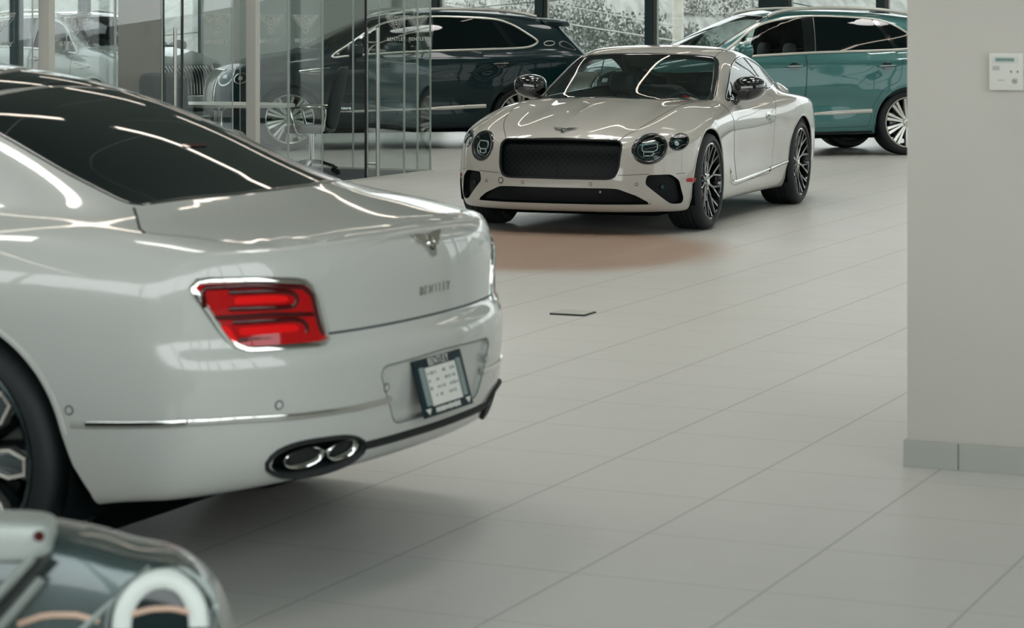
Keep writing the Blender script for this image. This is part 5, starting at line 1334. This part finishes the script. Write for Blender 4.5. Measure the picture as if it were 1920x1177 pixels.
def build_outdoors():
    M['bark'] = mat('bark', rgb(120, 118, 110), .9); M['pole'] = mat('weathered_pole', rgb(214, 209, 196), .9, noise=(6, .2))
    M['asphalt'] = mat('pale_asphalt', rgb(110, 113, 108), .9, noise=(.6, .12))
    g = MB(); g.add([(-160, -120, -.12), (160, -120, -.12), (160, 230, -.12), (-160, 230, -.12)], [(0, 1, 2, 3)]); o = g.build('ground_outside', M['asphalt'], None, False); o['kind'] = 'structure'
    # a dry grass bank that rises behind the car park
    rnd = np.random.default_rng(4); nx, ny = 120, 40; xs = np.linspace(-70, 70, nx); ys = np.linspace(0, 1, ny); V = []
    ph = rnd.uniform(0, 6, 8)
    for j in ys:
        for x in xs:
            hgt = 11 * j ** 1.15 * (1 + .18 * math.sin(x * .09 + ph[0]) + .08 * math.sin(x * .31 + ph[1])) + .25 * math.sin(x * .8 + j * 20 + ph[2]) * j
            V.append((x, 54 + 62 * j + 1.5 * math.sin(x * .12 + ph[3]), hgt - .12))
    F = [(j * nx + i, j * nx + i + 1, (j + 1) * nx + i + 1, (j + 1) * nx + i) for j in range(ny - 1) for i in range(nx - 1)]
    m, nt, b = new_mat('dry_grass_bank'); tc = nt.nodes.new('ShaderNodeTexCoord'); mp = nt.nodes.new('ShaderNodeMapping'); mp.inputs['Scale'].default_value = (3.2, .25, .5)
    n = nt.nodes.new('ShaderNodeTexNoise'); n.inputs['Scale'].default_value = 2.2; n.inputs['Detail'].default_value = 7; r = nt.nodes.new('ShaderNodeValToRGB')
    r.color_ramp.elements[0].color = rgb(118, 119, 113); r.color_ramp.elements[1].color = rgb(150, 150, 143); r.color_ramp.elements[0].position = .34; r.color_ramp.elements[1].position = .62
    nt.links.new(tc.outputs['Object'], mp.inputs[0]); nt.links.new(mp.outputs[0], n.inputs['Vector']); nt.links.new(n.outputs['Fac'], r.inputs[0]); nt.links.new(r.outputs[0], b.inputs['Base Color']); b.inputs['Roughness'].default_value = .95
    o = mesh_obj('terrain_bank', V, F, m); o['kind'] = 'structure'
    fa = foliage_mat('grey_green_leaves', rgb(78, 87, 81), rgb(118, 123, 115)); fb = foliage_mat('pale_dry_leaves', rgb(106, 108, 101), rgb(142, 143, 135))
    def ub(u, D): return (u - 960) / 4550 * D
    rows = [(1066, 58, -.1, 1.1, 2.0, fa, 'grey-green bush behind the dark green car, left of the window bar'), (1130, 63, .1, 1.2, 1.9, fa, 'leafy bush outside, middle of the pane left of the pole'),
            (1190, 58, 0, 1.0, 1.7, fa, 'bush outside just left of the narrow window bar'), (1245, 61, .1, 1.2, 1.5, fb, 'dry bush outside beside the pale pole'),
            (1310, 60, .1, 1.1, 1.2, fa, 'low bush outside right of the pale pole, above the teal car'), (1660, 62, .2, 1.3, 1.6, fb, 'bush outside at the far right window'),
            (1040, 66, .8, 1.6, 2.2, fb, 'pale bush outside behind the roof end of the dark green car'), (1360, 70, 1.2, 1.8, 1.6, fb, 'pale bush higher on the bank above the teal car'), (890, 68, 1.0, 1.8, 1.5, fb, 'pale bush on the bank above the dark green car roof')]
    for i, (u, D, z, w, h, mm, lb) in enumerate(rows): shrub('shrub', ub(u, D), D, z, w, h, 20 + i, mm, lb, group='bushes outside the rear windows')
    p = empty('utility_pole', (ub(1271, 52), 52, -.12), 0, 'pale wooden utility pole outside the rear windows', 'pole')
    b = MB(); b.tube([(0, 0, 0), (.02, 0, 9)], [.125, .10], 16); b.build('shaft', M['pole'], p); b = MB(); b.box((0, -.1, 8.2), (2.2, .1, .12)); b.build('crossarm', M['pole'], p, smooth=False)
    wr = mat('overhead_wire', rgb(60, 68, 66), .6); wl = mat('pale_cable', rgb(200, 200, 190), .6)
    for i, (u0, y0, u1, y1, D, rr, mm, lb) in enumerate(((800, 22, 1110, -6, 50, .010, wr, 'thin dark wire crossing the left rear windows'), (1020, 38, 1300, 82, 50.5, .016, wl, 'pale thick cable sloping down towards the pole'), (1120, 22, 1300, 55, 50.2, .012, wl, 'pale cable just above the thick sloping one'), (1470, 2, 1600, 28, 49, .012, wr, 'dark wire above the teal car roof'))):
        pt = lambda u, y: ((u - 960) / 4550 * D, D, 1.58 - (y - 45) / 4550 * D)
        d = (u1 - u0); ext = 6
        a = pt(u0 - d * ext, y0 - (y1 - y0) * ext); c = pt(u1 + d * ext * .3, y1 + (y1 - y0) * ext * .3)
        if i in (1, 2): c = (ub(1271, D), D, pt(1271, y0 + (y1 - y0) * (1271 - u0) / d)[2])
        b = MB(); b.tube([a, c], rr, 6); o = b.build('overhead_cable', mm); tag(o, lb, 'cable', 'overhead cables')
# ---------------------------------------------------------------- the dark grey car at the near edge
class NoseShape:
    T = S((-2.6, .83), (-1.2, .785), (-.865, .744), (-.768, .730), (-.716, .720), (-.6577, .703), (-.586, .690), (-.545, .668), (-.512, .636), (-.481, .560), (-.462, .44), (-.452, .2), s=.008)
    def f(s, x, y, z):
        # x along the wing (its front end at the right), y depth
        side = np.abs(y) - (.125 - .02 * np.clip((x + .75) / .30, 0, 1) ** 2 - .03 * np.clip((z - .45) / .3, 0, 1) ** 2)
        b = smax(side, z - s.T(x), .03)
        return smax(smax(b, .11 - z, .03), np.maximum(x + .43, -2.4 - x), .05)
def build_nose():
    s = NoseShape(); f = s.f; root = empty('grey_car', (0, 4.14, 0), 0, 'dark grey car wing with a pale arched reflection painted on its lamp at the near bottom left edge', 'car')
    v, F = surfnet(f, (-2.5, -.24, .08), (-.36, .24, 1.0), .012); v = project(f, v, 3); v = relax(v, F, f, 2)
    mesh_obj('front_wing', v.tolist(), F.tolist(), M['paint_grey'], root)
    hl = patch('headlamp', f, ellipse(-.585, .578, .084, .086, 44), 'y-', M['lamp_dark'], root, .002, .02, .01)
    strip('bezel', f, ellipse(-.585, .578, .088, .090, 44), 'y-', .010, .006, M['trim_grey'], hl, True, .015)
    strip('guide_or_reflection', f, ellipse(-.585, .580, .063, .076, 30, a0=-.05, a1=PI + .05), 'y-', .034, .006, M['arch_reflection'], hl, False, .012, off=.004)  # a window's bright reflection, put on the lamp as a pale arch
    strip('lamp_glass_reflection', f, [(-.632, .600), (-.60, .608), (-.565, .608), (-.535, .600)], 'y-', .010, .003, M['warm_reflection'], hl, False, .012, off=.004)  # ceiling lamp mirrored in the lamp glass, painted as a tan strip
    strip('wing_trim', f, [(-.606, .672), (-.655, .628), (-.70, .588), (-.80, .49)], 'y-', .013, .006, M['trim_grey'], root, False, .02)
    strip('front_trim', f, [(-.570, .668), (-.530, .632), (-.505, .585)], 'y-', .012, .006, M['trim_grey'], root, False, .02)
    strip('wing_reflection', f, [(-.82, .585), (-.775, .600), (-.725, .600), (-.685, .590)], 'y-', .012, .004, M['warm_reflection'], root, False, .02)  # ceiling lamp mirrored in the wing, painted as a tan strip
    b = MB(); superell(b, (-.93, -.085, .725), (.165, .06, .036), .35, 28, 12); o = b.build('bonnet_edge', M['silver_lt'], root)
    b = MB(); b.lathe([(0, .004), (.007, .003), (.009, 0)], 'y', 14, (-.778, -.148, .738)); b.build('red_reflection', M['red_dark'], o)  # mirrored tail lamp, put in as a small red dot
    g = strip('grille_frame', f, [(-.765, .69), (-.80, .652), (-.86, .585), (-.93, .51)], 'y-', .020, .020, M['black'], root, False, .02, off=.03)
    strip('grille_bar', f, [(-.792, .690), (-.83, .652), (-.90, .582)], 'y-', .020, .02, M['silver_lt'], g, False, .02, off=.03)
    strip('grille_bar', f, [(-.778, .660), (-.81, .624), (-.845, .585)], 'y-', .018, .02, M['silver_lt'], g, False, .02, off=.03)
    b = MB(); superell(b, (-2.75, .85, .60), (1.42, .86, .42), .5, 36, 20); superell(b, (-3.1, .85, .98), (.72, .62, .26), .6, 30, 16, mi=1); b.build('body', [M['paint_grey'], M['tint']], root)
    for x, y in ((-3.4, .05), (-3.4, 1.65)):
        w = MB(); w.lathe([(.10, -.07), (.19, -.075), (.24, -.08), (.26, -.05), (.26, .05), (.24, .08), (.19, .075), (.10, .07)], 'y', 40, (x, y, .26)); w.build('tyre', M['rubber'], root)
    t, rim, cap, bolts, disc, cal = wheel_parts(.26, .19, .15, 'suv')
    o = rim.build('wheel', [M['alloy'], M['alloy_dark']], root, sharp=30); t.build('tyre', M['rubber'], o); o.location = (-1.02, -.085, .26); o.rotation_euler = (0, 0, PI)
    return root
M['arch_reflection'] = mat('white_arch_reflection', rgb(188, 196, 190), .4); M['warm_reflection'] = mat('tan_lamp_reflection', rgb(176, 148, 128), .4)  # both colours paint reflections: a bright window's and the ceiling lamps'
M['lamp_dark'] = mat('dark_lamp_glass', rgb(12, 28, 30), .08); M['trim_grey'] = mat('grey_trim', rgb(118, 128, 124), .35, metal=.4); M['silver_lt'] = mat('pale_silver', rgb(150, 158, 152), .4, metal=.2)
M['paint_grey'] = mat('dark_grey_paint', rgb(66, 80, 79), .26, metal=.5, coat=.8)
# ---------------------------------------------------------------- put the place together
M['led'] = mat('warm_led_diffuser', (0, 0, 0, 1), .5, emit=(1.0, .87, .74, 1), es=LED_STRENGTH)
M['chair_black'] = mat('black_leather', rgb(5, 14, 15), .45); M['chair_grey'] = mat('dark_mesh_fabric', rgb(26, 40, 42), .7); M['table_white'] = mat('white_table_top', rgb(190, 192, 184), .3)
R_ = math.radians
rear, lim, a0, a1 = build_room()
build_outdoors()
build_coupe((1.127, 20.35, 0), R_(-110.46))
build_sedan((-2.694, 8.309, 0), R_(155.5))
teal = build_suv((3.066, 29.78, 0), R_(197))
teal['label'] = 'teal car behind the white coupe, partly hidden by the near wall'
dark = copy_tree(teal, None, {'teal_paint': M['paint_dark'], 'clear_side_glass': M['tint']}); dark.location = (-1.56, 31.53, 0); dark.rotation_euler = (0, 0, R_(194.5))
dark['label'] = 'dark green car parked behind the corner of the glass office'
white = copy_tree(teal, None, {'teal_paint': M['paint_white']}); white.location = (-6.16, 35.4, 0); white.rotation_euler = (0, 0, R_(-45))
white['label'] = 'white car with an upright slatted grille seen through the office glass'
for c in (teal, dark, white): c['group'] = 'tall cars'
fd = [c for c in dark.children if c.name.startswith('front_door')][0]
sv = SuvShape(); letters('Azure', fd, sv.f, (.79, .527), 'y+', .06, M['chrome'], 'door_script', 1.0)
build_nose()
office_chair((-2.10, 25.45, .0085), R_(172), 'dark office chair with chrome arms facing the white table')
office_chair((-3.16, 22.75, .0085), R_(75), 'black office chair in front of the beige column')
meeting_table((-3.02, 25.0, .0085))
cb_ = MB(); cb_.tube(spline([(-1.05, 35.6, .012), (-.98, 35.5, .03), (-.90, 35.55, .012), (-.80, 35.45, .05), (-.72, 35.5, .04), (-.66, 35.4, .012), (-.5, 35.45, .012)], False, 6), .011, 6)
tag(cb_.build('floor_cable', M['satin']), 'thin bent cable on the floor under the dark green car', 'cable')
# ceiling: linear lamps
k = 0
def lamp(p, q, lb): led('linear_lamp', [p, q], lb)
for i, (tb, ta0, n) in enumerate(((-1.2, -6, 9), (-3.4, -8, 10), (-5.6, -7, 10), (-7.8, -8, 10), (-10.0, -6, 9), (-12.4, -7, 9))):
    for j in range(n):
        p = A * (ta0 + 4.2 * j + (i % 2) * 1.3) + B * tb; q = p + A * 3.6
        if q.dot(A) < a1 - 1 and not (i == 0 and p.dot(A) < 9.2): lamp((p.x, p.y, 0), (q.x, q.y, 0), 'thin warm linear lamp hanging below the ceiling along the room')
# added fill spots without fixtures, for more overhead light under the ceiling
for i in range(12):
    for j in range(6):
        if (j == 0 and i < 3) or (j == 1 and i < 2) or (j == 2 and i < 1): continue
        p = A * (3.0 + 2.6 * i) + B * (-.6 - 2.4 * j - (1.2 if i % 2 else 0)); l = bpy.data.lights.new('fill_spot', 'SPOT'); l.energy = SPOT_W; l.spot_size = R_(86); l.spot_blend = .5; l.shadow_soft_size = .5; l.color = (1.0, .97, .93)
        o = bpy.data.objects.new('fill_spot', l); o.location = (p.x, p.y, H_CEIL - .1); COL.objects.link(o)
# daylight
w = bpy.data.worlds.new('sky'); SC.world = w; w.use_nodes = True; nt = w.node_tree; bg = nt.nodes['Background']
tc = nt.nodes.new('ShaderNodeTexCoord'); sp = nt.nodes.new('ShaderNodeSeparateXYZ'); nt.links.new(tc.outputs['Generated'], sp.inputs[0])
cr = nt.nodes.new('ShaderNodeValToRGB'); nt.links.new(sp.outputs['Z'], cr.inputs[0])
cr.color_ramp.elements[0].position = 0.; cr.color_ramp.elements[0].color = (.95, .935, .94, 1); cr.color_ramp.elements[1].position = .6; cr.color_ramp.elements[1].color = (.90, .93, .95, 1)
nt.links.new(cr.outputs[0], bg.inputs[0]); bg.inputs[1].default_value = SKY_STRENGTH
cy = SC.cycles; cy.transparent_max_bounces = 32; cy.max_bounces = 10; cy.diffuse_bounces = 2; cy.glossy_bounces = 5; cy.transmission_bounces = 6
cy.caustics_reflective = False; cy.caustics_refractive = False; cy.sample_clamp_indirect = 6; cy.use_denoising = True
# ---------------------------------------------------------------- camera
def camera():
    c = bpy.data.cameras.new('camera'); o = bpy.data.objects.new('camera', c); COL.objects.link(o)
    o.location = (0, 0, 1.58); o.rotation_euler = (PI / 2, 0, 0)
    c.sensor_width = 36; c.sensor_fit = 'HORIZONTAL'; c.lens = 36 * 4550 / 1920
    c.shift_y = -(588.5 - 45) / 1920
    c.clip_start = .1; c.clip_end = 500
    c.dof.use_dof = True; c.dof.focus_distance = 19.6; c.dof.aperture_fstop = 6.5
    SC.camera = o
camera()
vs = SC.view_settings
SC.display_settings.display_device = 'sRGB'
vs.view_transform = 'Standard'; vs.look = 'None'; vs.gamma = 1; vs.use_curve_mapping = False; vs.exposure = EXPOSURE
